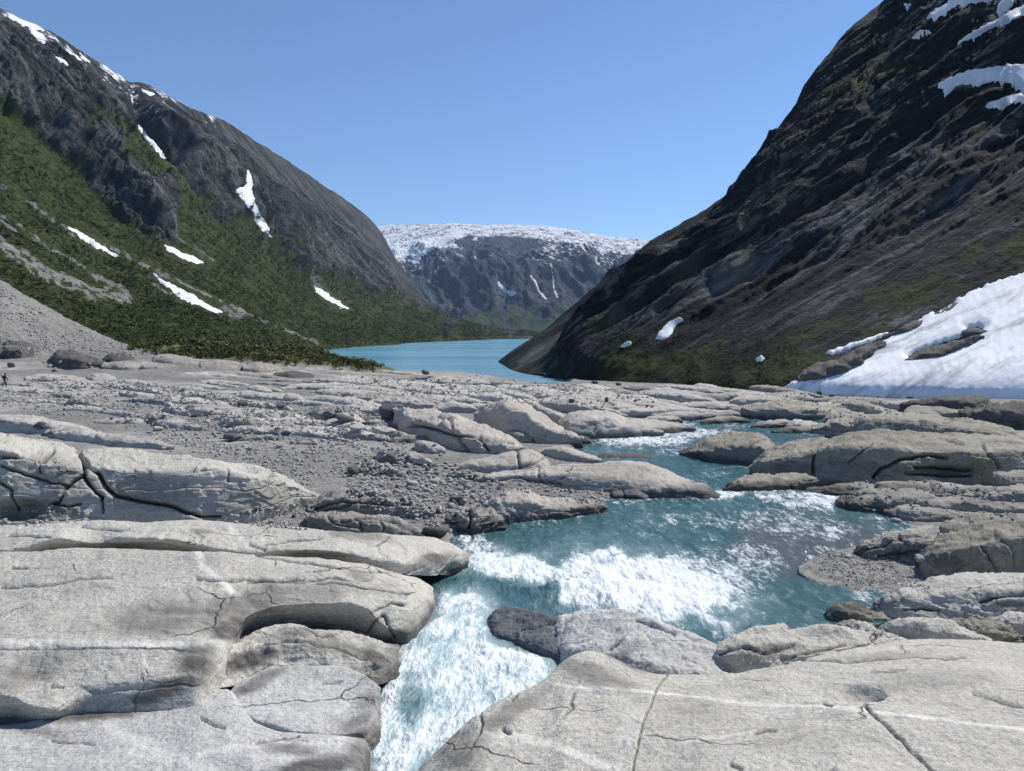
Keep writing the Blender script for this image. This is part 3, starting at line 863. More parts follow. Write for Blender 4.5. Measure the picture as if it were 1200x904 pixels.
def right_paint(P, N, U, V, paint):
    n = fbm(np.stack([U * 0.03 + V * 0.012, V * 0.05 + U * 0.02, np.ones_like(U)], -1), 5, 79)
    n2 = fbm(np.stack([U * 0.012, V * 0.02, np.ones_like(U)], -1), 4, 80)
    g = 0.60 * sstep(70, 10, np.abs(V - (455 - 0.10 * np.abs(U - 830))) + 40 * n) * sstep(640, 720, U) * sstep(1010, 930, U)
    g = np.maximum(g, 0.60 * np.exp(-((poly_dist(U, V, [(880, 185), (930, 165), (1000, 130), (1060, 105), (1100, 110)]) / 17) ** 2)))
    g = np.maximum(g, 0.52 * np.exp(-((poly_dist(U, V, [(870, 205), (900, 155), (960, 90), (1040, 45)]) / 20) ** 2)))
    g = np.maximum(g, 0.56 * np.exp(-((poly_dist(U, V, [(930, 400), (1000, 375), (1080, 345), (1150, 300)]) / 16) ** 2)))
    g = np.maximum(g, 0.45 * sstep(0.0, 0.35, n2))
    g = np.maximum(g, (0.46 + 0.16 * n) * sstep(-10, 60, V - np.interp(U, [640, 800, 900, 1000, 1100, 1200, 1400], [400, 372, 350, 318, 275, 232, 150])))  # dark green on the lower slope stands in for missing shade
    pale = np.zeros_like(U)
    for pl, w, s in RIGHT_PALE:
        pale = np.maximum(pale, s * np.exp(-(poly_dist(U + 6 * n, V + 6 * n, pl) / w) ** 2))
    paint[..., 0] = np.clip(g + 0.10 * n, 0, 1)
    paint[..., 2] = np.clip(pale * (0.7 + n), 0, 1)
    top = sstep(0, 1, (V + 0.55 * (1200 - U) * -1 + 40) / -140)
    paint[..., 1] = 0.42 * sstep(75, -10, V) * sstep(1050, 1120, U) + 0.25 * sstep(130, 40, V) * sstep(1080, 1140, U)
    return paint
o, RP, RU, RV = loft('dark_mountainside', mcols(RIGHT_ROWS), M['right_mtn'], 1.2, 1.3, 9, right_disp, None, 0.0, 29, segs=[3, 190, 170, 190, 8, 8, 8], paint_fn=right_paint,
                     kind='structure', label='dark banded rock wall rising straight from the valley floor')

# grey moraine slope and the shrubby bank in front of the lake
MOR = [(-420, [(430, 118), (300, 150), (190, 185)]), (-150, [(426, 122), (350, 150), (265, 178)]), (0, [(418, 128), (372, 148), (327, 168)]), (40, [(418, 130), (384, 150), (350, 168)]),
       (80, [(419, 132), (396, 150), (373, 166)]), (120, [(420, 134), (407, 150), (393, 164)]), (160, [(421, 136), (414, 148), (407, 160)]), (195, [(422, 138), (418, 147), (413.5, 156)]), (225, [(423, 139), (421.5, 143), (420, 147)])]
def mor_disp(P, N, U, V): return 0.7 * fbm(P * 0.12, 4, 81) + 0.35 * fbm(P * 0.7, 4, 82) + 0.10 * fbm(P * 2.5, 2, 83)
def grey_paint(P, N, U, V, paint):
    paint[..., 0] = 0.12 * sstep(0.0, 0.4, fbm(P * 0.05, 4, 85))
    return paint
loft('scree_slope', mcols(MOR), M['gravel'], 1.5, 1.2, 2, mor_disp, None, 2.0, 33, segs=[3, None, None, 5, 5, 5], paint_fn=grey_paint, kind='structure', label='grey moraine slope of loose scree')
BANK = [(150, [(421, 140), (414, 152), (408, 165)]), (200, [(423, 141), (412, 158), (400, 180)]), (260, [(427, 142), (416, 160), (404, 190)]), (320, [(430, 143), (419, 165), (406, 205)]),
        (360, [(433, 146), (422, 172), (410, 225)]), (400, [(436, 150), (428, 175), (420, 205)]), (425, [(438, 152), (431.5, 172), (425, 195)]), (440, [(440, 154), (435, 168), (430, 182)]), (462, [(442, 152), (440.5, 158), (439, 164)])]
def bank_disp(P, N, U, V): return 0.8 * fbm(P * 0.08, 4, 87) + 0.3 * fbm(P * 0.6, 3, 88)
def bank_paint(P, N, U, V, paint):
    n = fbm(P * 0.05, 4, 89)
    base = np.interp(U, [c[0] for c in BANK], [c[1][0][0] for c in BANK])
    paint[..., 2] = sstep(2, 8, base - V + 4 * n) * 0.95
    paint[..., 0] = 0.6 * (1 - paint[..., 2])
    return paint
o, BP, BU, BV = loft('scrub_bank', mcols(BANK), M['gravel'], 1.5, 1.0, 2, bank_disp, None, 1.5, 37, segs=[3, None, None, 5, 5, 5], paint_fn=bank_paint, kind='structure', label='low bank covered in birch scrub beside the lake')

def bvh_of(P):
    nu, nt = P.shape[:2]
    return BVHTree.FromPolygons([tuple(p) for p in P.reshape(-1, 3)], [tuple(q) for q in grid_faces(nu, nt).tolist()])
ORIGIN = Vector((0, 0, CAMZ))
def hit(tree, u, v):
    d = ray(u, v).normalized()
    r = tree.ray_cast(ORIGIN, d)
    return r
TREE_L, TREE_R = bvh_of(LP), bvh_of(RP)

# ------------------------------------------------------------------ snow lying on the walls
def drape(name, label, poly, tree, lift, mat, cat='snow patch', group=None, step=1.6, holes=(), rough=2.0, smooth=26):
    us = [p[0] for p in poly]; vs = [p[1] for p in poly]
    u = np.arange(min(us) - 3, max(us) + 3 + step, step); v = np.arange(min(vs) - 3, max(vs) + 3 + step, step)
    Ug, Vg = np.meshgrid(u, v, indexing='ij')
    n = rough * fbm(np.stack([Ug * 0.13, Vg * 0.13, np.full_like(Ug, poly[0][0])], -1), 4, 91)
    sd = poly_sd(Ug, Vg, poly) + n
    for h in holes:
        sd = np.minimum(sd, -(poly_sd(Ug, Vg, h) + 0.6 * n))
    P = np.full(Ug.shape + (3,), np.nan); Nn = np.zeros(Ug.shape + (3,))
    for i, j in np.argwhere(sd > -2.0 * step):
        loc, nor, _, dist = hit(tree, Ug[i, j], Vg[i, j])
        if loc is not None:
            P[i, j] = loc; Nn[i, j] = nor
    ok = ~np.isnan(P[..., 0])
    # smooth the distance so that snow bridges the small roughness under it
    D = np.where(ok, P[..., 1], 0.0); Wt = ok.astype(float)
    for _ in range(smooth):
        def blur(A):
            B = A.copy(); B[1:] += A[:-1]; B[:-1] += A[1:]; B[:, 1:] += A[:, :-1]; B[:, :-1] += A[:, 1:]
            return B
        D2 = blur(D * Wt) / np.maximum(blur(Wt), 1e-9)
        D = np.where(ok, np.minimum(D, D2 * 0.85 + D * 0.15), 0)
    S = slope(Vg); UF = ufac(Ug, Vg)
    up = lift * (0.9 + 0.1 * n / max(rough, 0.1)) * np.sqrt(np.clip((sd + 1.0) / 8, 0, 1)) - lift * 0.8 * (sd < -0.2)
    Y = D
    Q = np.stack([Y * UF, Y, CAMZ - Y * S + up], -1)
    m = ok & (sd > -1.6 * step)
    idx = -np.ones(Ug.shape, int); idx[m] = np.arange(m.sum())
    a, b, c, d = idx[:-1, :-1], idx[1:, :-1], idx[1:, 1:], idx[:-1, 1:]
    yy = np.stack([Y[:-1, :-1], Y[1:, :-1], Y[1:, 1:], Y[:-1, 1:]], 0)
    k = (a >= 0) & (b >= 0) & (c >= 0) & (d >= 0) & ((yy.max(0) - yy.min(0)) < 0.22 * yy.max(0)) & (sd[:-1, :-1] > -step)
    fq = np.stack([a[k], d[k], c[k], b[k]], 1)
    if len(fq) < 3: return None
    fq = fq[:, ::-1]
    used = np.unique(fq); mp = -np.ones(m.sum(), int); mp[used] = np.arange(len(used))
    o = mesh_obj(name, Q[m][used], mp[fq], mat, None, True, centre=True)
    return tag(o, label, cat, group)

L_SNOW = [
    ('long white snow tongue filling the deep gully between two grey buttresses', [(290, 199), (295, 212), (296, 224), (299, 240), (306, 254), (313, 266), (318, 277), (311, 274), (305, 266), (301, 262), (298, 250), (290, 240), (282, 230), (277, 223), (284, 219), (289, 216)]),
    ('thin snow streak in the shadowed gully high on the grey cliff', [(162, 147), (168, 153), (173, 160), (181, 168), (188, 177), (194, 186), (188, 182), (178, 170), (168, 160)]),
    ('narrow snow streak lying across the green scrub slope above the pale bare slabs', [(78, 265), (90, 270), (105, 279), (122, 290), (138, 300), (130, 299), (112, 290), (95, 279)]),
    ('short wedge of snow at the foot of the grey buttress', [(193, 287), (203, 290), (212, 296), (226, 300), (238, 308), (230, 308), (215, 303), (205, 297), (196, 292)]),
    ('long broken snow streak low on the scrub slope', [(180, 321), (192, 329), (208, 337), (225, 345), (240, 355), (262, 366), (255, 367), (238, 360), (220, 350), (205, 342), (188, 331)]),
    ('small snow streak just above the lake shore scrub', [(367, 335), (378, 341), (390, 349), (408, 361), (403, 362), (388, 354), (374, 344)]),
    ('faint snow strip beside the long broken streak', [(204, 343), (218, 349), (230, 354), (228, 357), (214, 351)]),
    ('slanting snow band right under the skyline at the top of the ridge', [(4, 10), (20, 20), (40, 28), (62, 31), (50, 35), (28, 30), (10, 20)]),
    ('second snow band below the ridge top', [(33, 30), (48, 40), (58, 48), (50, 50), (38, 40)]),
    ('small snow scrap on the rim of the cliff', [(64, 36), (78, 39), (90, 42), (84, 44), (70, 42)]),
    ('snow scrap halfway along the cliff rim', [(107, 53), (113, 62), (126, 70), (122, 73), (110, 65)]),
    ('snow scrap beneath the cliff rim', [(93, 62), (100, 68), (104, 72), (97, 70)]),
    ('pale snow scrap in a ledge of the upper cliff', [(65, 66), (75, 71), (79, 76), (70, 73)]),
    ('snow scrap along the descending skyline', [(145, 79), (158, 85), (163, 90), (150, 86)]),
    ('snow scrap on the brow over the first gully', [(166, 104), (180, 110), (178, 112), (168, 108)]),
]
for lab, poly in L_SNOW:
    drape('snow_patch', lab, poly, TREE_L, 0.35, M['snow_far'], step=1.0, rough=3.0)
R_SNOW = [
    ('broad snowfield high on the dark wall below the top gullies', [(1099, 99), (1118, 91), (1135, 84), (1160, 80), (1185, 77), (1215, 78), (1215, 112), (1198, 108), (1186, 97), (1165, 95), (1140, 98), (1120, 101), (1107, 114), (1104, 104)], 2.0),
    ('snow strip under the high snowfield', [(1155, 122), (1175, 116), (1196, 110), (1205, 118), (1185, 122), (1165, 127)], 1.5),
    ('ragged snow gully at the top edge of the dark wall', [(1086, 18), (1105, 8), (1118, -4), (1150, -14), (1170, -10), (1160, 0), (1140, 4), (1122, 6), (1108, 16), (1095, 24)], 2.0),
    ('slanting snow band above the high snowfield', [(1122, 50), (1140, 38), (1160, 28), (1185, 14), (1210, 2), (1210, 14), (1185, 24), (1160, 34), (1140, 46)], 2.0),
    ('bent snow strip near the summit rim', [(1172, 2), (1182, -6), (1188, 2), (1178, 14), (1170, 20), (1168, 12)], 1.5),
    ('little snow scrap on the dark skyline shoulder', [(1060, 4), (1066, 5), (1063, 10)], 1.0),
    ('snow sliver on the dark ledge below the shoulder', [(1068, 44), (1078, 36), (1092, 36), (1080, 42)], 1.5),
    ('white snow wedge in a notch low on the dark wall', [(768, 396), (774, 388), (782, 379), (796, 372), (800, 375), (790, 384), (784, 394), (774, 398)], 0.8),
    ('thin snow sliver on the dark wall nearer the lake', [(728, 405), (735, 401), (740, 400), (738, 404), (731, 407)], 0.7),
    ('tiny white snow scrap on the green brown toe of the wall', [(886, 420), (892, 417), (896, 419), (893, 423), (887, 423)], 0.5),
]
for lab, poly, lift in R_SNOW:
    drape('snow_patch', lab, poly, TREE_R, lift * 0.5, M['snow_far'], step=1.1, rough=2.6, smooth=140)

SF = [(915, 457), (935, 448), (960, 440), (985, 433), (1010, 418), (1035, 402), (1055, 390), (1080, 374), (1120, 352), (1160, 334), (1200, 321), (1300, 285), (1420, 250), (1420, 486), (1200, 472.5), (1150, 470.5), (1100, 468.5), (1050, 467), (1000, 465.5), (950, 462.5), (925, 461.5)]
SF_HOLES = [[(1062, 420), (1075, 411), (1100, 403), (1130, 395), (1148, 394), (1138, 403), (1115, 413), (1090, 421), (1070, 424)],
            [(1038, 392), (1055, 382), (1078, 374), (1072, 383), (1055, 391), (1042, 395)], [(1130, 386), (1145, 383), (1154, 386), (1150, 390), (1134, 389)],
            [(1092, 366), (1110, 357), (1122, 351), (1118, 357), (1105, 365), (1094, 370)],
            [(935, 442), (955, 430), (985, 420), (1015, 402), (1030, 398), (1034, 402), (1015, 415), (990, 430), (965, 437), (940, 444)]]
drape('snowfield', 'broad dirty snowfield spreading down to the valley floor under the dark wall', SF, TREE_R, 0.9, M['snow'], 'snowfield', step=1.8, holes=SF_HOLES, rough=4.0, smooth=70)
drape('snow_patch', 'thin snow lip along the upper side of the dark hump at the snowfield edge', [(968, 414), (985, 408), (1010, 400), (1035, 391), (1040, 392), (1020, 401), (995, 409), (975, 416)], TREE_R, 0.6, M['snow'], step=1.2)

# ------------------------------------------------------------------ big slabs at the near end
BIGD = rock_disp(2.4, 0.075, 0.022, 0.20, 101, flake=0.14)
slab('rock_slab', 'huge pale slab with a dark undercut hollow and a slanting white quartz vein', [
    (-260, [(880, 9.2), (830, 9.6), (757, 11.0), (700, 12.6), (648, 14.5)]), (0, [(852, 10.2), (815, 9.9), (757, 11.05), (700, 12.6), (645, 14.4)]),
    (55, [(848, 10.0), (832, 9.78), (757, 11.05), (700, 12.6), (643.5, 14.4)]), (100, [(846, 10.1), (812, 10.2), (757, 11.05), (700, 12.6), (643, 14.4)]), (150, [(842, 10.12), (800, 10.35), (757, 11.1), (700, 12.6), (643, 14.4)]),
    (225, [(834, 10.2), (792, 10.5), (757, 11.15), (700, 12.6), (644, 14.4)]), (258, [(806, 10.95), (770, 11.05), (748, 11.45), (698, 12.7), (645.5, 14.4)]),
    (290, [(748, 13.0), (723, 12.3), (712, 12.6), (690, 13.2), (649, 14.5)]), (330, [(750, 13.6), (710, 12.8), (702, 13.0), (685, 13.5), (652, 14.7)]),
    (400, [(752, 13.9), (707, 13.2), (700, 13.4), (685, 13.9), (657, 15.0)]), (430, [(752, 13.8), (714, 13.3), (704, 13.6), (690, 14.0), (661, 15.3)]),
    (450, [(755, 13.6), (733, 13.3), (712, 13.6), (692, 14.1), (666, 15.5)]), (475, [(758, 13.5), (740, 13.5), (715, 13.8), (695, 14.3), (671, 15.7)]),
    (495, [(736, 14.2), (722, 14.3), (706, 14.6), (694, 15.0), (678, 15.9)]), (508, [(714, 15.1), (706, 15.2), (700, 15.4), (694, 15.6), (688, 15.9)])],
    'pale', back=(1.2, -0.9), du=1.5, dv=1.3, rnd=2.4, disp=BIGD, jit=1.5, marks=dict(
        cracks=[([(0, 690), (30, 688), (62, 686), (100, 679), (130, 677)], 1.3, 0.05), ([(230, 678), (290, 680), (350, 684), (385, 679), (420, 683)], 1.3, 0.05), ([(290, 683), (322, 682), (355, 680)], 1.6, 0.06),
                ([(370, 685), (400, 687), (440, 690), (480, 697)], 1.2, 0.05), ([(436, 718), (445, 712), (458, 706), (474, 709)], 1.5, 0.08), ([(450, 722), (456, 735), (462, 748)], 1.5, 0.08), ([(448, 722), (436, 733), (430, 742)], 1.5, 0.06),
                ([(0, 763), (60, 763), (120, 762), (215, 763)], 1.0, 0.03), ([(58, 806), (75, 806)], 1.2, 0.04), ([(15, 667), (32, 667)], 1.2, 0.04), ([(300, 652), (345, 660), (400, 668), (455, 671)], 1.2, 0.05)],
        veins=[([(232, 648), (235, 662), (252, 676), (275, 694), (297, 716)], 4.0, 1.0), ([(-100, 752), (0, 754), (60, 757), (130, 759), (230, 757), (262, 752)], 4.2, 0.75), ([(165, 765), (168, 772), (172, 785)], 1.6, 0.6)],
        stains_shade=[(190, 725, 95, 26, -8, 0.55), (280, 712, 80, 22, -18, 0.6), (230, 775, 30, 24, -35, 0.75), (200, 808, 60, 14, -18, 0.75), (40, 785, 70, 22, -20, 0.45), (330, 700, 120, 16, -6, 0.35), (420, 675, 20, 9, 10, 0.4), (270, 735, 26, 22, -30, 0.8)],
        hollows=[(425, 677, 18, 6, 0.06)]))
slab('rock_slab', 'long thin pale slab lying behind the huge slab with dark hollows beneath its lip', [
    (-260, [(650, 15.1), (640, 15.3), (626, 16.2), (612, 17.3)]), (0, [(652, 14.9), (643, 15.0), (629, 15.8), (615, 16.8)]), (30, [(650, 15.2), (641, 15.1), (626, 15.8), (613.5, 16.7)]),
    (72, [(647, 15.7), (632, 15.3), (622, 15.9), (612, 16.7)]), (110, [(646, 15.6), (637, 15.4), (624, 16.0), (610, 16.8)]), (150, [(648, 15.9), (632, 15.3), (621, 15.9), (609.5, 16.9)]),
    (200, [(649, 15.9), (632, 15.3), (621, 15.9), (610, 16.9)]), (238, [(650, 15.8), (640, 15.4), (624, 16.1), (611, 17.0)]), (290, [(656, 15.4), (648, 15.4), (630, 16.2), (614, 17.2)]),
    (335, [(661, 15.9), (645, 15.5), (632, 16.2), (618, 17.2)]), (390, [(664, 16.2), (646, 15.6), (634, 16.2), (623.5, 17.2)]), (410, [(665, 16.0), (650, 15.7), (636, 16.3), (625, 17.4)]),
    (450, [(671, 15.9), (657, 15.8), (641, 16.6), (626, 17.7)]), (500, [(674, 16.8), (660, 16.7), (643, 17.5), (629, 18.5)]), (530, [(674, 18.6), (657, 18.3), (646, 18.8), (637, 19.3)]), (549, [(666, 19.0), (658, 19.1), (654, 19.2), (650, 19.4)])],
    'pale', back=(1.0, -1.0), du=1.5, dv=1.2, rnd=1.8, disp=rock_disp(1.8, 0.07, 0.035, 0.15, 103, flake=0.16), jit=1.5, marks=dict(
        cracks=[([(95, 618), (125, 621), (150, 622)], 1.2, 0.06), ([(10, 628), (40, 629), (60, 631)], 1.2, 0.05), ([(310, 640), (340, 634), (375, 632)], 1.2, 0.05), ([(292, 641), (310, 645)], 1.2, 0.05), ([(440, 640), (452, 634), (456, 630)], 1.0, 0.04)],
        veins=[([(270, 620), (282, 632), (296, 648)], 3.0, 0.5)], stains_shade=[(418, 629, 40, 7, 6, 0.5), (236, 624, 16, 5, 0, 0.5), (510, 655, 26, 8, -10, 0.8), (370, 650, 45, 6, 0, 0.5), (120, 640, 60, 5, 0, 0.5)]))  # the two long flat marks paint shade into the hollows under the lip
slab('rock_slab', 'rough dark wet ledge below the undercut hollow of the huge slab', [
    (232, [(815, 10.5), (802, 10.75), (795, 10.85)]), (250, [(808, 10.8), (790, 11.0), (772, 11.3)]), (300, [(796, 11.3), (765, 11.7), (741, 12.2)]), (345, [(788, 11.6), (755, 12.0), (730, 12.6)]),
    (400, [(792, 11.6), (765, 12.0), (737, 12.9)]), (440, [(802, 11.4), (780, 11.7), (748, 12.9)]), (468, [(795, 12.0), (775, 12.2), (757, 12.9)])],
    'pale', back=(0.9, -0.7), du=1.4, dv=1.3, rnd=3, disp=rock_disp(0.9, 0.12, 0.06, 0.12, 105, flake=0.12), jit=3, marks=dict(
        cracks=[([(300, 760), (345, 752), (390, 758), (430, 775)], 1.5, 0.05), ([(350, 738), (372, 744), (400, 742)], 1.5, 0.05)],
        stains_shade=[(285, 775, 55, 12, -12, 0.85), (345, 745, 40, 9, -8, 0.45), (390, 758, 60, 12, 10, 0.5), (440, 772, 28, 14, 30, 0.7)]))
slab('rock_slab', 'smooth blue grey slab bordered below by one open dark crack', [
    (258, [(840, 10.2), (832, 10.25), (827, 10.3), (822, 10.4)]), (275, [(843, 10.1), (834, 10.2), (818, 10.6), (803, 11.0)]), (300, [(854, 9.95), (843, 10.0), (815, 10.65), (789, 11.3)]), (350, [(870, 9.7), (857, 9.7), (815, 10.7), (779, 11.6)]),
    (400, [(876, 9.65), (860, 9.65), (815, 10.75), (781, 11.6)]), (425, [(876, 9.7), (858, 9.7), (820, 10.6), (790, 11.35)]), (438, [(880, 9.8), (842, 10.1), (820, 10.6), (798, 11.15)]), (446, [(880, 9.9), (850, 10.2), (825, 10.6), (806, 11.0)])],
    'blue', back=(0.8, -0.6), du=1.4, dv=1.3, rnd=1.8, disp=rock_disp(1.2, 0.04, 0.015, 0.12, 107, flake=0.15), jit=2, marks=dict(
        cracks=[([(378, 802), (400, 799)], 1.2, 0.04)], veins=[([(395, 835), (415, 815), (432, 805)], 2.0, 0.4)], stains_shade=[(420, 845, 30, 10, -30, 0.5), (300, 800, 45, 9, -25, 0.55), (430, 862, 25, 14, 10, 0.6)]))
slab('rock_slab', 'lowest blue grey slab with broad pale diagonal bands beside the white chute', [
    (-260, [(1150, 5.6), (1000, 7.3), (900, 8.6), (852, 9.7)]), (0, [(1150, 5.6), (1000, 7.3), (905, 8.6), (850, 9.8)]), (75, [(1150, 5.6), (1000, 7.3), (900, 8.7), (838, 10.05)]), (150, [(1150, 5.6), (1000, 7.3), (900, 8.75), (832, 10.2)]),
    (215, [(1150, 5.6), (1000, 7.3), (895, 8.85), (820, 10.45)]), (238, [(1150, 5.6), (1000, 7.3), (895, 8.85), (806, 10.75)]), (264, [(1150, 5.6), (1000, 7.3), (895, 8.85), (806, 10.75)]), (300, [(1150, 5.6), (1000, 7.3), (900, 8.75), (846, 9.95)]), (350, [(1150, 5.6), (1000, 7.3), (905, 8.65), (860, 9.7)]),
    (405, [(1150, 5.65), (1000, 7.35), (905, 8.7), (864, 9.65)]), (424, [(1150, 5.7), (1000, 7.4), (910, 8.7), (866, 9.7)]), (433, [(1150, 6.1), (1000, 7.9), (920, 9.0), (875, 9.7)])],
    'blue', back=(0.8, -0.6), du=1.5, dv=1.5, rnd=2.0, disp=rock_disp(1.6, 0.045, 0.02, 0.15, 109, flake=0.15), jit=1.5, marks=dict(
        cracks=[([(235, 844), (250, 850), (263, 853)], 1.2, 0.05), ([(300, 872), (330, 868), (350, 866)], 1.0, 0.03), ([(60, 868), (110, 872)], 1.0, 0.03)],
        veins=[([(125, 855), (165, 872), (210, 890), (260, 912)], 7, 0.5), ([(235, 885), (280, 876), (335, 873)], 4, 0.5), ([(150, 880), (200, 895), (235, 910)], 4, 0.4), ([(330, 890), (360, 875), (400, 870)], 5, 0.5)],
        stains_shade=[(110, 838, 70, 9, -6, 0.75), (40, 855, 50, 7, 10, 0.4), (370, 900, 70, 14, -10, 0.8), (340, 880, 40, 8, 10, 0.5), (420, 890, 18, 30, 0, 0.6)]))
slab('rock_slab', 'wide pale slab crossed by thin white quartz veins, crack and hollow beside the chute', [
    (466, [(1150, 5.5), (1000, 7.4), (960, 7.95), (934, 8.5)]), (490, [(1150, 5.1), (1000, 7.0), (940, 8.0), (905, 8.8)]), (530, [(1150, 5.0), (980, 7.1), (900, 8.4), (864, 9.3)]), (560, [(1150, 4.9), (960, 7.2), (870, 8.8), (837, 9.65)]),
    (600, [(1150, 4.9), (950, 7.3), (850, 9.2), (814, 10.1)]), (640, [(1150, 4.9), (940, 7.35), (835, 9.5), (795, 10.6)]), (668, [(1150, 4.8), (930, 7.4), (815, 9.9), (768, 11.3)]), (690, [(1150, 4.8), (930, 7.4), (815, 9.9), (760.5, 11.5)]),
    (712, [(1150, 4.8), (930, 7.4), (820, 9.7), (767, 11.4)]), (742, [(1150, 4.75), (925, 7.4), (825, 9.55), (781, 11.2)]), (775, [(1150, 4.75), (925, 7.4), (828, 9.4), (790, 11.0)]), (830, [(1150, 4.7), (920, 7.35), (830, 9.3), (790, 10.9)]),
    (900, [(1150, 4.7), (920, 7.3), (830, 9.2), (782, 10.8)]), (960, [(1150, 4.7), (915, 7.3), (825, 9.2), (768, 11.2)]), (1005, [(1150, 4.7), (910, 7.3), (820, 9.2), (756, 11.5)]), (1060, [(1150, 4.7), (910, 7.3), (818, 9.2), (747, 11.9)]),
    (1110, [(1150, 4.7), (910, 7.3), (818, 9.2), (745, 12.0)]), (1200, [(1150, 4.7), (910, 7.3), (820, 9.2), (752, 11.9)]), (1480, [(1150, 4.7), (910, 7.3), (835, 9.2), (775, 11.5)])],
    'pale', back=(0.9, -0.8), du=1.6, dv=1.5, rnd=2.5, disp=rock_disp(2.2, 0.07, 0.02, 0.18, 111, flake=0.14), jit=1.2, marks=dict(
        cracks=[([(782, 792), (770, 808), (760, 828), (752, 850), (745, 880), (740, 910)], 1.2, 0.05), ([(672, 812), (668, 822), (672, 828), (660, 838)], 1.5, 0.05), ([(562, 838), (565, 850), (560, 862), (548, 885)], 1.6, 0.05), ([(590, 854), (596, 858)], 2.0, 0.06),
                ([(1012, 828), (1026, 842), (1050, 862), (1075, 882), (1098, 906)], 1.5, 0.06), ([(884, 859), (896, 856), (908, 856)], 1.8, 0.05), ([(855, 895), (868, 902)], 1.6, 0.05), ([(1020, 790), (1045, 791), (1062, 788)], 1.5, 0.06),
                ([(1140, 812), (1180, 824), (1200, 828)], 1.5, 0.04), ([(600, 820), (606, 816)], 2, 0.05), ([(940, 775), (1000, 778), (1060, 772), (1130, 770)], 1.2, 0.04), ([(966, 826), (974, 830)], 2, 0.06)],
        veins=[([(650, 802), (700, 808), (760, 812), (800, 817), (870, 824), (960, 831), (1040, 838), (1110, 845), (1210, 854)], 1.7, 1.0), ([(556, 856), (600, 862), (650, 873), (690, 886), (720, 900), (740, 915)], 5.5, 0.65),
               ([(800, 870), (850, 862), (885, 856)], 2.0, 0.5), ([(742, 840), (730, 870), (728, 905)], 12, 0.25)],
        stains_shade=[(690, 790, 70, 14, 20, 0.45), (540, 880, 40, 30, -40, 0.55), (600, 835, 60, 12, -32, 0.5), (740, 780, 30, 8, 20, 0.6), (820, 835, 60, 18, 5, 0.2), (1090, 800, 90, 14, -4, 0.22), (1040, 770, 60, 7, -5, 0.3), (930, 865, 70, 22, 5, 0.2)],
        hollows=[(1010, 815, 34, 9, 0.16), (1020, 818, 20, 6, 0.12), (985, 822, 16, 6, 0.06)]))

# ------------------------------------------------------------------ outcrops by the stream
rock('rock_outcrop', 'lumpy pinkish topped outcrop with shaded front where the pale slab meets the pool',
     [(832, 772, 777, 782), (842, 752, 768, 790), (862, 741, 764, 792), (900, 731, 766, 791), (940, 728, 768, 788), (970, 731, 762, 785), (1000, 738, 757, 777), (1040, 744, 752, 764), (1066, 750, 753, 757)], 'pale', 5.3, 0.7, 0.5, amp=0.07, layer=0.05, lsize=0.14,
     marks=dict(cracks=[([(842, 768), (870, 760), (900, 765), (930, 757)], 1.8, 0.07), ([(930, 770), (960, 762), (990, 757)], 1.5, 0.05), ([(925, 733), (945, 732)], 2.5, 0.08)], stains_shade=[(905, 762, 40, 6, -4, 0.45)]))
rock('rock_outcrop', 'smooth lilac grey rock with water washing over its flank beside the dark wet block',
     [(648, 726, 756, 800), (662, 717, 760, 812), (685, 711, 764, 822), (720, 710, 770, 826), (745, 715, 775, 826), (775, 727, 782, 826), (805, 737, 788, 822), (832, 748, 792, 818), (852, 764, 794, 812)], 'blue', [4.7, 4.74, 4.8, 4.95, 5.05, 5.12, 5.15, 5.15, 5.15], 0.75, 0.7, wetfoot=False, amp=0.06, layer=0.02,
     marks=dict(cracks=[([(745, 727), (768, 735), (790, 742)], 1.6, 0.06), ([(735, 745), (725, 755), (715, 762)], 1.4, 0.04), ([(800, 770), (815, 778)], 1.3, 0.04)], veins=[([(660, 722), (690, 716), (715, 722)], 3, 0.5)], stains_shade=[(725, 770, 30, 8, -30, 0.45)]))
rock('rock_outcrop', 'dark wet block splitting the white water of the chute',
     [(572, 722, 738, 752), (580, 711, 742, 762), (605, 709, 748, 772), (630, 714, 756, 786), (648, 719, 764, 796), (664, 730, 770, 800), (676, 752, 776, 800)], 'wetdark', 4.75, 0.8, 0.2, wetfoot=False, amp=0.05, layer=0.03, marks=dict(cracks=[([(600, 742), (625, 736), (650, 731)], 1.4, 0.05)]))
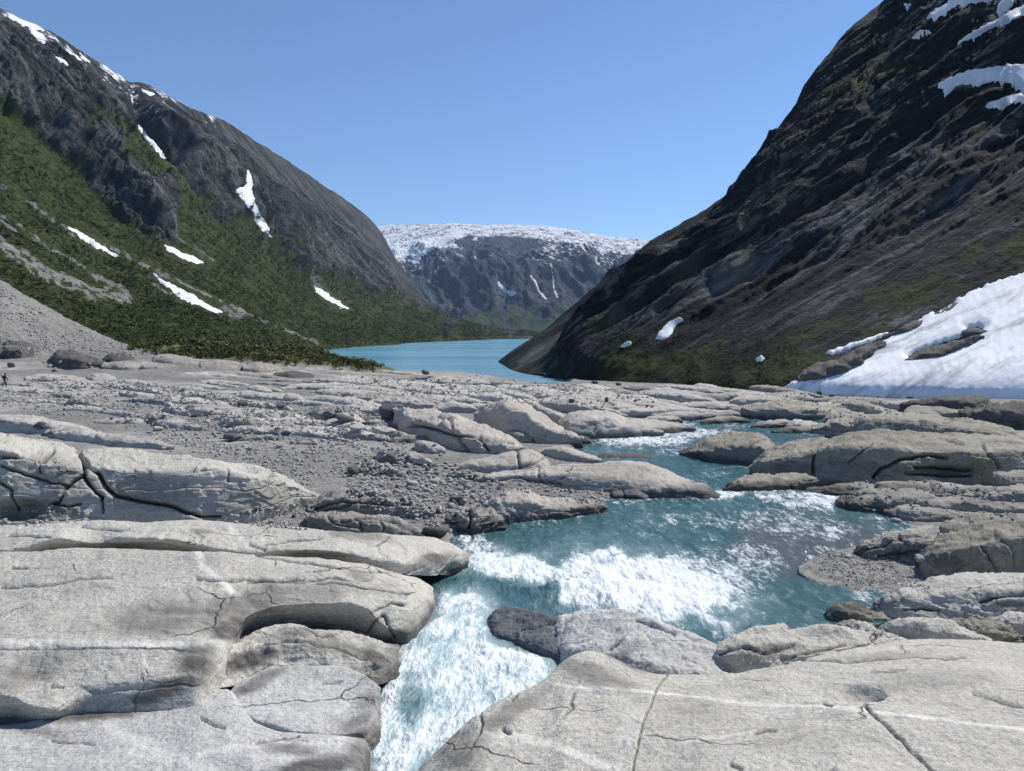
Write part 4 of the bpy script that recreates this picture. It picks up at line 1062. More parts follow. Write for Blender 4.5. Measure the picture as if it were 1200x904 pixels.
rock('rock_outcrop', 'big cracked pale outcrop split by branching black cracks above a stone filled hollow',
     [(-140, 492, 520, 622), (0, 503, 526, 620), (40, 509, 537, 618), (75, 519, 545, 616), (96, 527, 547, 614), (120, 524, 548, 612), (160, 527, 552, 611), (200, 532, 554, 610), (245, 537, 551, 607), (290, 544, 560, 602), (330, 555, 566, 593), (358, 569, 574, 586), (376, 580, 581, 583)],
     'pale', 5.0, 0.7, 0.45, amp=0.16, layer=0.05, size=2.5, lsize=0.3, du=1.2, dv=1.1,
     marks=dict(cracks=[([(90, 527), (97, 538), (104, 546), (115, 554), (120, 565), (128, 575), (134, 581), (150, 584), (180, 590), (205, 594), (218, 600), (235, 605), (258, 606)], 2.0, 0.35), ([(98, 540), (98, 556), (85, 566), (76, 576), (70, 588), (60, 590)], 1.8, 0.30),
                        ([(98, 558), (104, 568), (112, 578), (122, 584)], 1.8, 0.28), ([(120, 582), (121, 600)], 1.4, 0.18), ([(0, 535), (25, 536), (50, 540), (62, 530)], 2.2, 0.25), ([(0, 546), (30, 556), (60, 566), (80, 570)], 1.6, 0.16), ([(45, 540), (48, 555)], 1.2, 0.1),
                        ([(235, 553), (262, 550), (300, 556)], 1.2, 0.08), ([(266, 550), (268, 565)], 1.1, 0.07), ([(0, 566), (14, 575), (15, 592)], 1.6, 0.2), ([(60, 590), (80, 594), (95, 590)], 1.4, 0.15)],
                stains_shade=[(300, 585, 60, 22, -6, 0.3), (180, 575, 70, 22, 5, 0.32), (60, 560, 70, 24, 8, 0.35), (40, 600, 60, 18, 0, 0.6)], hollows=[(20, 598, 40, 16, 0.5)]))

# ------------------------------------------------------------------ left and middle shelf
rock('rock_slab', 'smooth pale slab just behind the cracked outcrop', [(-90, 476, 486, 504), (0, 483, 490, 507), (30, 484, 493, 508), (60, 489, 497, 509), (90, 497, 502, 509), (112, 504, 506, 509)], 'mid', cat='rock slab')
rock('rock_slab', 'pale layered slab sloping into the grey gravel flat', [(52, 502, 507, 511), (75, 500, 507, 516), (110, 503, 511, 521), (150, 508, 516, 525), (182, 516, 520, 526), (204, 522, 524, 527)], 'mid', layer=0.1, cat='rock slab')
rock('rock_slab', 'long narrow pale slab with a thin shadow line in the gravel', [(76, 476, 479, 481), (90, 473, 478, 482), (120, 476, 481, 486), (150, 481, 485, 490), (182, 489, 491, 493)], 'mid', cat='rock slab')
rock('rock_slab', 'flat pale slab lying in front of the long narrow slab', [(112, 492, 494, 496), (130, 488, 493, 497), (155, 488, 493, 497), (178, 491, 494, 496)], 'mid', cat='rock slab')
rock('rock_slab', 'long streaked slab running down to the gravel from the edge of the view', [(-60, 488, 491, 494), (0, 486, 491, 496), (40, 488, 493, 499), (80, 494, 498, 502), (108, 500, 502, 504)], 'mid', cat='rock slab')
rock('rock_outcrop', 'long low ledge with dark undercut in the middle of the gravel flat', [(213, 477, 480, 484), (222, 472, 477, 486), (250, 472, 478, 486), (275, 476, 480, 485), (294, 482, 484, 486)], 'layered', layer=0.15)
rock('rock_outcrop', 'rounded pale hump near the walker', [(102, 440, 442, 445), (110, 436, 441, 447), (122, 436, 441, 447), (136, 441, 444, 447)], 'mid')
rock('rock_outcrop', 'pale stepped rib below the grey gravel swell', [(133, 446, 448, 450), (150, 443, 447, 452), (168, 445, 449, 453), (184, 450, 452, 454)], 'mid')
rock('rock_slab', 'tilted pale plate sunk in rubble below the grey swell', [(145, 460, 462, 464), (160, 458, 462, 467), (180, 461, 464, 468), (202, 466, 467, 468)], 'mid', cat='rock slab')
rock('rock_slab', 'bare pale strip of rock by the walker', [(30, 441, 443, 446), (50, 437, 441, 446), (75, 438, 442, 446), (100, 442, 444, 447)], 'mid', cat='rock slab')
rock('rock_slab', 'second bare pale strip of rock below the walker strip', [(66, 452, 454, 456), (85, 448, 452, 457), (105, 449, 453, 457), (120, 454, 455, 457)], 'mid', cat='rock slab')
rock('rock_outcrop', 'dark ledge under the scree nearest the view edge', [(-80, 402, 410, 424), (0, 400, 408, 420), (20, 397, 406, 420), (38, 402, 408, 418), (52, 410, 413, 417)], 'darkrock', layer=0.35, lean=-0.2, amp=0.22, size=2.5, lsize=0.6)  # this ledge and the next two: shadow under pale tops put into the colour
rock('rock_outcrop', 'dark broken ledge below the middle of the scree slope', [(60, 418, 421, 426), (70, 409, 416, 430), (90, 410, 417, 432), (108, 416, 421, 430), (120, 424, 426, 429)], 'darkrock', layer=0.35, lean=-0.2, amp=0.22, size=2.5, lsize=0.6)
rock('rock_outcrop', 'dark hump at the foot of the scree between two ledges', [(122, 419, 421, 424), (132, 413, 418, 426), (146, 413, 418, 425), (158, 419, 421, 424)], 'darkrock', layer=0.35, lean=-0.2, amp=0.22, size=2.5, lsize=0.6)
rock('rock_outcrop', 'pale ledge with shaded brow where the scree runs out', [(120, 424, 427, 432), (140, 420, 425, 434), (165, 421, 426, 433), (185, 426, 429, 432)], 'layered', layer=0.2)
rock('rock_outcrop', 'grey layered ledge at the end of the scree below the scrub', [(180, 417, 420, 424), (195, 413, 418, 426), (212, 415, 420, 427), (232, 421, 424, 427)], 'layered', layer=0.2)
rock('rock_outcrop', 'dark topped ledge below the scrub bank', [(285, 427, 430, 435), (300, 423, 428, 437), (318, 426, 430, 436), (330, 431, 433, 435)], 'layered', layer=0.2)
rock('rock_outcrop', 'flat dark edged ledge near the scrub bank tip', [(322, 436, 438, 441), (340, 434, 438, 443), (360, 436, 439, 443), (368, 439, 441, 443)], 'darkrock', layer=0.1)
rock('rock_outcrop', 'broad grey ledge under the middle of the scrub bank', [(235, 424, 427, 431), (255, 420, 426, 433), (278, 423, 428, 433), (290, 428, 430, 433)], 'layered', layer=0.2)
rock('rock_outcrop', 'rounded grey knoll beside the dark angular block', [(362, 480, 484, 489), (375, 473, 481, 492), (395, 472, 480, 492), (418, 478, 484, 492), (430, 486, 488, 491)], 'layered')
rock('rock_slab', 'long pale slab leading from the gravel to the dark angular block', [(350, 466, 468, 470), (380, 461, 466, 473), (410, 466, 471, 478), (438, 475, 478, 482)], 'mid', cat='rock slab')
rock('rock_outcrop', 'large rounded warm toned whaleback broken by cracks into blocks at its foot', [(462, 479, 485, 494), (475, 477, 489, 508), (500, 477, 494, 515), (530, 483, 501, 524), (560, 494, 512, 530), (590, 508, 522, 531), (614, 521, 526, 529)], 'warm', amp=0.22,
     marks=dict(cracks=[([(478, 500), (495, 500), (515, 505), (535, 511), (552, 511), (575, 517), (600, 521)], 1.6, 0.35), ([(562, 512), (566, 520), (572, 529)], 1.4, 0.3), ([(537, 511), (540, 520), (547, 528)], 1.4, 0.3), ([(512, 488), (528, 494), (532, 508)], 1.1, 0.15), ([(480, 496), (505, 503), (530, 510)], 1.2, 0.2)], stains_shade=[(528, 492, 8, 4, 0, 0.6)]))
rock('rock_outcrop', 'tall smooth pale dome behind the cracked whaleback', [(556, 484, 487, 492), (575, 472, 480, 502), (592, 466, 477, 510), (608, 466, 480, 512), (630, 480, 495, 515), (655, 498, 508, 517), (684, 513, 516, 519)], 'warm', amp=0.2)
rock('rock_outcrop', 'narrow sloping rib behind the tall smooth dome', [(598, 467, 470, 476), (615, 465, 471, 482), (640, 476, 481, 490), (668, 489, 492, 496)], 'warm')
rock('rock_outcrop', 'dark gap stone wedged between dome and whaleback', [(592, 505, 508, 512), (602, 500, 506, 514), (614, 501, 508, 515), (624, 509, 512, 515)], 'layered')
rock('rock_outcrop', 'rounded dome with a shaded face above the upper rapids', [(655, 492, 497, 502), (668, 483, 493, 507), (690, 478, 489, 508), (712, 480, 491, 508), (735, 488, 497, 508), (760, 497, 503, 508), (778, 504, 506, 508)], 'warm', amp=0.16, lean=0.7)
rock('rock_outcrop', 'low rounded rock running into the upper rapids beside the dome', [(715, 500, 504, 508), (740, 488, 498, 509), (770, 490, 498, 506), (800, 496, 500, 504), (815, 501, 502, 504)], 'warm')
rock('rock_outcrop', 'flat warm slab below the cracked whaleback', [(531, 546, 549, 552), (550, 538, 546, 553), (580, 532, 544, 555), (605, 526, 541, 556), (622, 524, 540, 556), (636, 532, 543, 554), (645, 543, 547, 551)], 'warm', marks=dict(cracks=[([(606, 530), (607, 542), (610, 554)], 1.4, 0.2), ([(640, 535), (625, 545), (600, 550)], 1.2, 0.1)]))
rock('rock_outcrop', 'thin pale rib curving down to the stream above the stone tongue', [(636, 524, 527, 532), (655, 520, 527, 537), (680, 526, 533, 541), (705, 537, 540, 543)], 'warm')
rock('rock_outcrop', 'great pale stone tongue reaching into the stream with lichen on its back', [(556, 560, 563, 566), (575, 555, 560, 567), (600, 550, 558, 567), (640, 545, 557, 571), (690, 540, 559, 579), (740, 538, 563, 583), (780, 548, 569, 585), (810, 562, 575, 585), (832, 573, 579, 585), (843, 580, 582, 585)], 'warm', 4.42, 0.72, 0.7, amp=0.14, size=2.5, layer=0.03,
     marks=dict(cracks=[([(560, 566), (600, 560), (632, 563), (660, 568)], 1.6, 0.2), ([(632, 548), (630, 556), (634, 563)], 1.2, 0.1)], moss=[(725, 558, 45, 16, 0.25), (740, 552, 30, 8, 0.3)], stains_shade=[(838, 580, 8, 8, 0, 0.8)]))
rock('rock_outcrop', 'layered grey outcrop with split ledges above the stone beach', [(361, 590, 594, 601), (385, 575, 587, 603), (420, 569, 585, 605), (460, 572, 590, 609), (490, 583, 596, 609), (510, 597, 602, 608)], 'layered', amp=0.12, layer=0.16, lsize=0.28,
     marks=dict(cracks=[([(365, 596), (400, 588), (440, 589), (480, 594)], 1.6, 0.2), ([(420, 580), (450, 582), (480, 588)], 1.2, 0.12), ([(370, 600), (400, 596), (412, 592)], 1.3, 0.12)]))
rock('rock_outcrop', 'lower layered outcrop broken into small blocks behind the thin slab', [(356, 604, 609, 618), (378, 601, 609, 622), (420, 599, 609, 626), (460, 601, 613, 630), (486, 613, 620, 630), (498, 623, 626, 630)], 'layered', amp=0.10, layer=0.14, lsize=0.25,
     marks=dict(cracks=[([(400, 612), (430, 606), (460, 608), (486, 618)], 1.5, 0.15), ([(420, 610), (424, 622)], 1.2, 0.1), ([(446, 608), (450, 622)], 1.2, 0.1)]))
rock('rock_outcrop', 'low pale shore slab sloping into the head of the pool', [(563, 588, 595, 606), (582, 575, 588, 615), (605, 572, 586, 613), (635, 579, 591, 610), (665, 585, 595, 607), (695, 587, 594, 603), (712, 593, 595, 599)], 'warm', 4.5, amp=0.16, layer=0.08, marks=dict(stains_shade=[(600, 612, 30, 5, -4, 0.8), (660, 604, 40, 4, -4, 0.7)]))
rock('rock_outcrop', 'sharp edged pale block at the corner of the pool', [(533, 608, 612, 620), (541, 593, 606, 624), (556, 589, 602, 624), (575, 596, 608, 622), (590, 608, 612, 618)], 'layered', 4.6, amp=0.16, layer=0.12, marks=dict(cracks=[([(548, 592), (552, 606), (549, 620)], 1.6, 0.15), ([(560, 592), (572, 600), (578, 610)], 1.4, 0.1)]))
rock('rock_outcrop', 'grey stone ledge capping the rubble above the pool', [(526, 552, 555, 560), (545, 548, 554, 563), (562, 552, 557, 563), (570, 557, 559, 562)], 'layered')
rock('rock_outcrop', 'squared grey rock with dark end among the rubble', [(442, 526, 532, 540), (450, 523, 531, 543), (475, 525, 533, 543), (496, 531, 536, 542)], 'layered')
rock('rock_outcrop', 'pale rounded rock below the whaleback foot in the rubble', [(486, 518, 521, 526), (495, 514, 521, 529), (508, 516, 523, 531), (522, 524, 527, 531)], 'mid')
rock('rock_outcrop', 'flat layered grey rock in the middle of the rubble', [(408, 548, 551, 556), (425, 542, 549, 558), (448, 542, 550, 559), (470, 549, 554, 560), (480, 555, 557, 560)], 'layered', layer=0.15)

# ------------------------------------------------------------------ across the stream
rock('rock_outcrop', 'long smooth olive grey outcrop with dark shaded front and curving cracks', [(880, 546, 550, 554), (897, 529, 541, 558), (925, 518, 536, 561), (960, 511, 530, 563), (1000, 505, 524, 566), (1040, 502, 524, 566), (1080, 502, 530, 565), (1120, 505, 529, 563), (1160, 508, 530, 560), (1200, 510, 528, 556), (1320, 508, 525, 552)], 'olive', 4.4, 0.72, 0.35, amp=0.22, size=3, layer=0.05, du=1.2, dv=1.0,
     marks=dict(cracks=[([(973, 511), (966, 518), (957, 527), (953, 540), (953, 558)], 1.6, 0.3), ([(1022, 522), (1005, 534), (993, 542)], 1.0, 0.12), ([(1024, 560), (1033, 549), (1055, 539), (1085, 534), (1110, 536)], 1.8, 0.35), ([(1070, 548), (1100, 548), (1140, 552)], 1.6, 0.25), ([(1100, 515), (1115, 518), (1128, 521)], 1.2, 0.12), ([(1060, 556), (1100, 558), (1140, 558)], 1.5, 0.2), ([(1154, 520), (1158, 535), (1170, 548)], 1.6, 0.2)],
                stains_shade=[(930, 550, 40, 10, 0, 0.6), (1100, 552, 55, 9, 0, 0.7), (1000, 548, 50, 12, 10, 0.3), (1175, 535, 30, 8, 0, 0.4)], moss=[(1150, 545, 22, 12, 0.6), (980, 512, 60, 8, 0.25), (1100, 508, 80, 6, 0.25)]))  # dark marks lie along the lower front face
rock('rock_outcrop', 'dark undercut rock hanging over the white water at the stream bend', [(848, 574, 577, 580), (858, 562, 569, 584), (880, 555, 566, 586), (915, 552, 564, 582), (950, 553, 560, 575), (985, 557, 563, 571), (1014, 563, 566, 571)], 'olive', 4.12, 0.72, 0.1, amp=0.14, layer=0.1, marks=dict(stains_shade=[(880, 575, 40, 10, -4, 0.9), (950, 568, 40, 6, 4, 0.6)]))  # dark marks cover the undercut front face
rock('rock_outcrop', 'flat layered shelf of dark edged plates below the long olive outcrop', [(945, 573, 577, 582), (980, 566, 574, 586), (1030, 563, 574, 588), (1080, 564, 574, 588), (1130, 567, 577, 590), (1200, 565, 577, 592), (1300, 565, 577, 592)], 'layered', 4.3, layer=0.22, lsize=0.22, amp=0.20, marks=dict(cracks=[([(970, 574), (1010, 570), (1060, 572), (1120, 577)], 1.4, 0.15), ([(1090, 580), (1130, 574), (1180, 575)], 1.4, 0.15)]))
rock('rock_outcrop', 'jagged stack of dark plates stepping down to the foaming shallows', [(980, 590, 593, 598), (1008, 581, 589, 603), (1040, 576, 587, 606), (1080, 577, 588, 606), (1120, 580, 590, 605), (1165, 586, 594, 605), (1200, 588, 595, 606), (1300, 588, 595, 606)], 'layered', 4.4, layer=0.24, lsize=0.2, amp=0.16, marks=dict(stains_shade=[(1030, 598, 60, 7, 4, 0.7), (1160, 590, 40, 7, 4, 0.4)]))
rock('rock_outcrop', 'small dark plate at the shallows below the jagged stack', [(1036, 598, 600, 604), (1056, 590, 598, 610), (1090, 591, 600, 612), (1130, 596, 603, 612), (1152, 603, 606, 610)], 'layered', 4.5, layer=0.12)
rock('rock_outcrop', 'squared dark end of a layered block beyond the mossy notch', [(1168, 527, 530, 546), (1176, 524, 532, 552), (1200, 523, 532, 553), (1300, 523, 532, 553)], 'layered', 4.5, layer=0.15)
rock('rock_outcrop', 'pale topped square block with dark side under the layered block', [(1164, 556, 560, 572), (1170, 550, 556, 576), (1200, 549, 556, 575), (1300, 549, 556, 575)], 'layered', 4.5, layer=0.08)
rock('rock_outcrop', 'massive brownish boulder outcrop with a deeply shaded side over the gravel bar', [(1074, 657, 661, 668), (1086, 642, 652, 676), (1104, 622, 646, 678), (1122, 608, 644, 678), (1145, 603, 636, 677), (1170, 602, 632, 676), (1200, 601, 632, 674), (1320, 600, 632, 674)], 'olive', 4.72, 0.7, 0.15, amp=0.16, size=1.4, layer=0.04,
     marks=dict(cracks=[([(1150, 640), (1158, 655), (1165, 668)], 1.5, 0.1), ([(1165, 625), (1180, 640), (1186, 660)], 1.2, 0.08), ([(1105, 625), (1130, 622), (1150, 618)], 1.4, 0.08)], stains_shade=[(1105, 655, 30, 14, 20, 0.5)]))  # the dark mark paints shade on the left front face
rock('rock_outcrop', 'slanting layered rock leading up from the gravel bar to the brownish boulder', [(1000, 644, 647, 652), (1020, 631, 641, 656), (1045, 622, 637, 658), (1070, 617, 636, 662), (1094, 611, 634, 664)], 'layered', 4.7, layer=0.14, lsize=0.16, amp=0.10, marks=dict(cracks=[([(1015, 645), (1045, 636), (1085, 630)], 1.5, 0.12), ([(1030, 652), (1060, 648), (1085, 645)], 1.3, 0.1)], stains_shade=[(1055, 650, 40, 7, -10, 0.6)]))
rock('rock_outcrop', 'broad rounded pale slab between the gravel bar and the near slab', [(1028, 707, 711, 718), (1044, 693, 706, 726), (1080, 677, 700, 732), (1120, 669, 693, 735), (1160, 667, 694, 737), (1200, 667, 696, 737), (1320, 667, 696, 737)], 'pale', 4.9, 0.72, 0.6, amp=0.12, size=1.6, marks=dict(cracks=[([(1044, 693), (1060, 690), (1078, 686)], 1.6, 0.08), ([(1060, 718), (1080, 714), (1100, 716)], 1.4, 0.08), ([(1150, 705), (1180, 698), (1200, 697)], 2.0, 0.1)], stains_shade=[(1190, 708, 35, 7, 0, 0.5)]))
rock('rock_outcrop', 'rounded rock with a flat grey shaded front at the back edge of the near slab', [(1024, 744, 746, 749), (1038, 729, 738, 755), (1068, 719, 731, 760), (1100, 721, 735, 762), (1130, 733, 744, 761), (1162, 749, 752, 758)], 'pale', 5.2, 0.7, 0.3, amp=0.06)
rock('rock_outcrop', 'small rounded brown grey rock at the water edge beside the pool', [(964, 722, 727, 733), (974, 708, 719, 737), (1000, 703, 715, 739), (1030, 715, 723, 739), (1055, 727, 730, 736)], 'olive', 4.8, 0.7, 0.4, amp=0.07)
rock('rock_outcrop', 'little twin humped rock in front of the small brown grey rock', [(976, 731, 735, 741), (998, 724, 732, 747), (1014, 727, 735, 748), (1024, 730, 738, 749), (1034, 742, 744, 748)], 'pale', 5.0, 0.7, 0.4, amp=0.06)
rock('rock_outcrop', 'angular grey rock wedged behind the rounded flat fronted rock', [(1108, 726, 731, 748), (1138, 722, 733, 754), (1165, 725, 740, 756), (1200, 744, 748, 755)], 'olive', 5.1, 0.7, 0.35, amp=0.08)
rock('rock_outcrop', 'low grey rock half hidden behind the angular rock', [(1160, 727, 730, 737), (1190, 717, 727, 745), (1230, 715, 727, 746), (1300, 715, 727, 746)], 'pale', 5.0, 0.7, 0.35, amp=0.07)
rock('rock_outcrop', 'rounded rock island parting the upper rapids', [(797, 527, 531, 535), (815, 520, 529, 540), (840, 508, 524, 546), (865, 503, 520, 548), (890, 505, 521, 550), (908, 520, 531, 548)], 'olive', 3.85, amp=0.16, layer=0.08, marks=dict(stains_shade=[(830, 540, 40, 5, 4, 0.9), (880, 545, 30, 5, 0, 0.8)], moss=[(868, 512, 25, 8, 0.3)]))
rock('rock_outcrop', 'smooth pale low stone just under the upper rapids', [(690, 536, 537, 540), (715, 529, 534, 541), (745, 529, 534, 541), (768, 535, 537, 540)], 'warm', 3.8)
rock('rock_outcrop', 'sloping grey whaleback behind the long olive outcrop', [(985, 494, 499, 506), (1010, 486, 496, 509), (1050, 482, 494, 511), (1090, 485, 496, 513), (1130, 490, 501, 516), (1170, 500, 508, 517), (1202, 513, 515, 518)], 'olive', amp=0.25, layer=0.12)
rock('rock_outcrop', 'dark shaded rib before the sloping whaleback', [(952, 499, 502, 507), (985, 487, 496, 508), (1020, 484, 495, 509), (1060, 489, 497, 507), (1088, 496, 499, 504)], 'layered', layer=0.3, lean=0.1)
rock('rock_outcrop', 'brown red shadowed rib between the rapids and the snow', [(856, 476, 479, 485), (890, 470, 477, 490), (930, 467, 476, 492), (970, 473, 481, 491), (1012, 484, 487, 490)], 'olive', layer=0.2)
rock('rock_outcrop', 'dark green cliff step in the lower rim of the snowfield', [(1055, 472, 474, 478), (1075, 466, 471, 481), (1110, 462, 468, 483), (1140, 463, 469, 483), (1156, 464, 470, 480), (1162, 472, 474, 478)], 'darkrock', layer=0.2, lean=0.05)
rock('rock_outcrop', 'black rubbly ledge under the snowfield at the edge of the view', [(1125, 482, 485, 491), (1150, 475, 482, 496), (1180, 471, 480, 499), (1220, 469, 480, 500), (1310, 469, 480, 500)], 'darkrock', layer=0.3)
rock('rock_outcrop', 'rounded grey rock at the tip of the snowfield', [(888, 464, 466, 469), (910, 458, 463, 470), (935, 457, 462, 469), (954, 465, 467, 469)], 'layered')
rock('rock_outcrop', 'low lilac grey rock along the foot of the snowfield', [(955, 466, 468, 471), (980, 463, 467, 473), (1010, 464, 468, 474), (1050, 469, 471, 474)], 'layered')
def on_right(cols):
    zs = []
    for c in cols:
        loc = hit(TREE_R, c[0], c[3])[0]
        zs.append(loc.y if loc is not None else 110.0)
    return zs
for lab, cols in (('dark oval rock hump poking through the middle of the snowfield', [(1060, 420, 421, 424), (1075, 410, 416, 424), (1105, 401, 408, 419), (1135, 394, 398, 406), (1152, 392, 394, 397)]),
                  ('small dark rock poking through the snow above the oval hump', [(1128, 387, 388, 390), (1138, 383, 386, 391), (1148, 383, 386, 391), (1157, 387, 388, 390)]),
                  ('long dark hump along the upper edge of the snowfield', [(935, 440, 443, 447), (955, 424, 434, 446), (985, 417, 426, 440), (1010, 404, 413, 428), (1030, 398, 404, 412), (1038, 400, 403, 406)]),
                  ('narrow dark rib in the upper edge of the snowfield', [(1036, 393, 394, 396), (1055, 382, 387, 394), (1075, 373, 378, 386), (1082, 374, 376, 378)]),
                  ('thin dark rock sliver near the top of the snowfield', [(1090, 368, 369, 371), (1108, 357, 361, 368), (1124, 349, 352, 356)])):
    rock('rock_outcrop', lab, cols, 'darkrock', None, 0.5, 0.3, ys=[y * 0.985 for y in on_right(cols)], maxd=6, layer=0.25, lsize=0.5)

# low humps of the bare shelf, given as (u0, u1, crest u, crest v, foot v, material)
def hump(lab, grp, u0, u1, up, vt, vb, mat, tilt=0.0):
    cols = []
    for f in (0, 0.08, 0.25, 0.45, 0.6, 0.75, 0.92, 1.0):
        u = u0 + (u1 - u0) * f
        x = (u - up) / ((up - u0) if u < up else (u1 - up))
        p = max(0.0, 1 - abs(x) ** 2.0) ** 0.75
        vbl = vb + tilt * (f - 0.5)
        t = vbl - (vb - vt) * p * (0.9 if p < 1 else 1)
        cols.append((u, t, t + 0.45 * (vbl - t), vbl + 0.6))
    rock('rock_outcrop', lab, cols, mat, maxd=7, jit=1.0, group=grp, du=1.4, dv=1.0, layer=0.14)
HUMPS = [
    (462, 502, 478, 437, 443, 'layered'), (496, 545, 520, 439, 448, 'mid'), (530, 575, 552, 440, 450, 'mid'), (398, 452, 424, 438, 446, 'layered'), (425, 520, 470, 443, 455, 'mid'),
    (500, 548, 532, 448, 460, 'mid'), (380, 470, 415, 449, 459, 'mid'), (430, 500, 458, 455, 467, 'mid'), (480, 535, 505, 460, 472, 'mid'), (535, 590, 560, 449, 457, 'mid'), (548, 580, 562, 458, 466, 'mid'),
    (560, 625, 585, 455, 463, 'mid'), (330, 400, 365, 447, 455, 'mid'), (300, 350, 322, 458, 467, 'mid'), (240, 300, 262, 456, 463, 'mid'), (200, 245, 222, 451, 459, 'mid'),
    (610, 690, 640, 456, 464, 'mid'), (620, 680, 655, 466, 473, 'mid'), (660, 730, 690, 462, 470, 'layered'), (675, 760, 720, 470, 480, 'mid'), (715, 800, 745, 463, 474, 'mid'), (720, 850, 770, 473, 484, 'mid'),
    (780, 870, 820, 468, 478, 'mid'), (730, 830, 780, 455, 462, 'mid'), (790, 890, 840, 459, 466, 'layered'), (820, 905, 860, 478, 487, 'mid'), (690, 740, 715, 455, 461, 'layered'), (640, 700, 668, 449, 455, 'layered'),
    (600, 650, 622, 450, 456, 'layered'), (545, 600, 575, 443, 449, 'layered'), (880, 960, 915, 489, 500, 'mid'), (905, 985, 940, 497, 506, 'olive'), (750, 800, 775, 485, 492, 'mid'), (760, 850, 800, 480, 488, 'mid'),
    (570, 640, 600, 470, 480, 'mid'), (505, 560, 530, 468, 480, 'mid'), (545, 575, 560, 470, 478, 'mid'), (630, 672, 650, 480, 490, 'layered'), (640, 668, 652, 496, 505, 'mid'), (820, 880, 850, 486, 494, 'olive'),
    (300, 332, 315, 480, 487, 'layered'), (338, 372, 352, 488, 494, 'layered'), (270, 330, 296, 508, 516, 'layered'), (330, 372, 348, 514, 521, 'layered'), (320, 350, 335, 503, 509, 'layered'), (8, 70, 40, 466, 472, 'mid'),
    (455, 500, 478, 508, 516, 'layered'), (388, 430, 408, 506, 512, 'layered')]
ANCHORS = [('the tall smooth dome', 600, 490), ('the mouth of the lake', 560, 438), ('the scrub bank', 400, 440), ('the dark angular block', 460, 478), ('the upper rapids', 800, 495),
           ('the snow tip', 910, 468), ('the toe of the dark wall', 760, 456), ('the long undercut ledge', 250, 480), ('the cracked outcrop', 250, 530), ('the walker', 6, 450), ('the grey gravel swell', 250, 452), ('the rounded dome', 705, 490), ('the cracked whaleback', 530, 500), ('the flat warm slab', 585, 540), ('the grey knoll', 395, 482), ('the scree foot', 100, 428), ('the smooth pale slab', 45, 492), ('the rubble heap', 480, 560), ('the dark upright stone', 711, 470), ('the long olive outcrop', 1000, 505), ('the sloping whaleback', 1100, 488), ('the snowfield foot', 1040, 470), ('the scrub bank tip', 440, 436), ('the rock island', 860, 505), ('the flat rib in the gravel', 310, 505)]
r_ = random.Random(5)
def jitter_humps(n, region, mats, wr, hr):
    for _ in range(n):
        w0 = wr[1]
        while True:
            u, v = r_.uniform(*region[:2]), r_.uniform(*region[2:])
            if poly_sd(np.array([u]), np.array([v]), WATER)[0] < -8 and poly_sd(np.array([u]), np.array([v]), OUTLET)[0] < -6 and not (520 < u + w0 * 0.6 and v < 456): break
        w = r_.uniform(*wr); hh = r_.uniform(*hr) * (0.65 + (v - 436) / 40)
        HUMPS.append((u - w * 0.4, u + w * 0.6, u - w * r_.uniform(0.0, 0.15), v - hh, v, r_.choice(mats), r_.uniform(2, 8) * w / 60))
jitter_humps(34, (400, 700, 443, 476), ('mid', 'mid', 'mid', 'layered'), (30, 95), (6, 11))
jitter_humps(30, (660, 930, 457, 486), ('mid', 'mid', 'layered'), (40, 120), (5, 9))
jitter_humps(20, (180, 420, 452, 515), ('mid', 'mid', 'layered'), (25, 80), (5, 9))
jitter_humps(12, (0, 200, 446, 490), ('mid', 'mid', 'layered'), (25, 80), (5, 8))
jitter_humps(10, (230, 470, 438, 456), ('mid', 'layered'), (30, 90), (4, 7))
jitter_humps(16, (200, 430, 448, 512), ('mid',), (70, 150), (5, 8))
jitter_humps(10, (400, 620, 442, 472), ('mid',), (70, 150), (6, 9))
jitter_humps(14, (900, 1190, 478, 505), ('olive', 'layered', 'mid'), (40, 110), (5, 9))
NAMES = {'mid': ('low smooth pale rock hump', 'low pale humps of the rock shelf'), 'layered': ('low dark edged rock rib', 'low dark edged ribs of the rock shelf'), 'olive': ('low olive grey rock hump', 'low olive humps beyond the stream')}
near = {}
for h in HUMPS:
    u, v = h[2], h[4]
    a = min(ANCHORS, key=lambda q: math.hypot(u - q[1], 2 * (v - q[2])))
    near.setdefault((a[0], h[5]), []).append((math.hypot(u - a[1], 2 * (v - a[2])), h))
ORD = ['', 'second ', 'third ', 'fourth ', 'fifth ', 'sixth ', 'seventh ', 'eighth ', 'ninth ', 'tenth ', 'eleventh ', 'twelfth ', 'thirteenth ', 'fourteenth ', 'fifteenth ', 'sixteenth ']
for (an, mt), lst in near.items():
    lst.sort(key=lambda q: q[0])
    for i, (_, h) in enumerate(lst):
        hump('%s %sclosest to %s' % (NAMES[mt][0], ORD[min(i, 15)], an), NAMES[mt][1], *h)

o, _, _, _ = rock('gravel_bar', 'grey gravel bar spreading into the shallows', [(936, 664, 669, 672), (955, 652, 679, 684), (985, 644, 687, 692), (1020, 641, 694, 699), (1055, 646, 699, 704), (1085, 658, 699, 704), (1110, 672, 699, 704)], 'gravel', 4.72, 0.98, 3.0, wetfoot=False, amp=0.05, layer=0.0, size=1.0)
del o['category']; o['kind'] = 'structure'

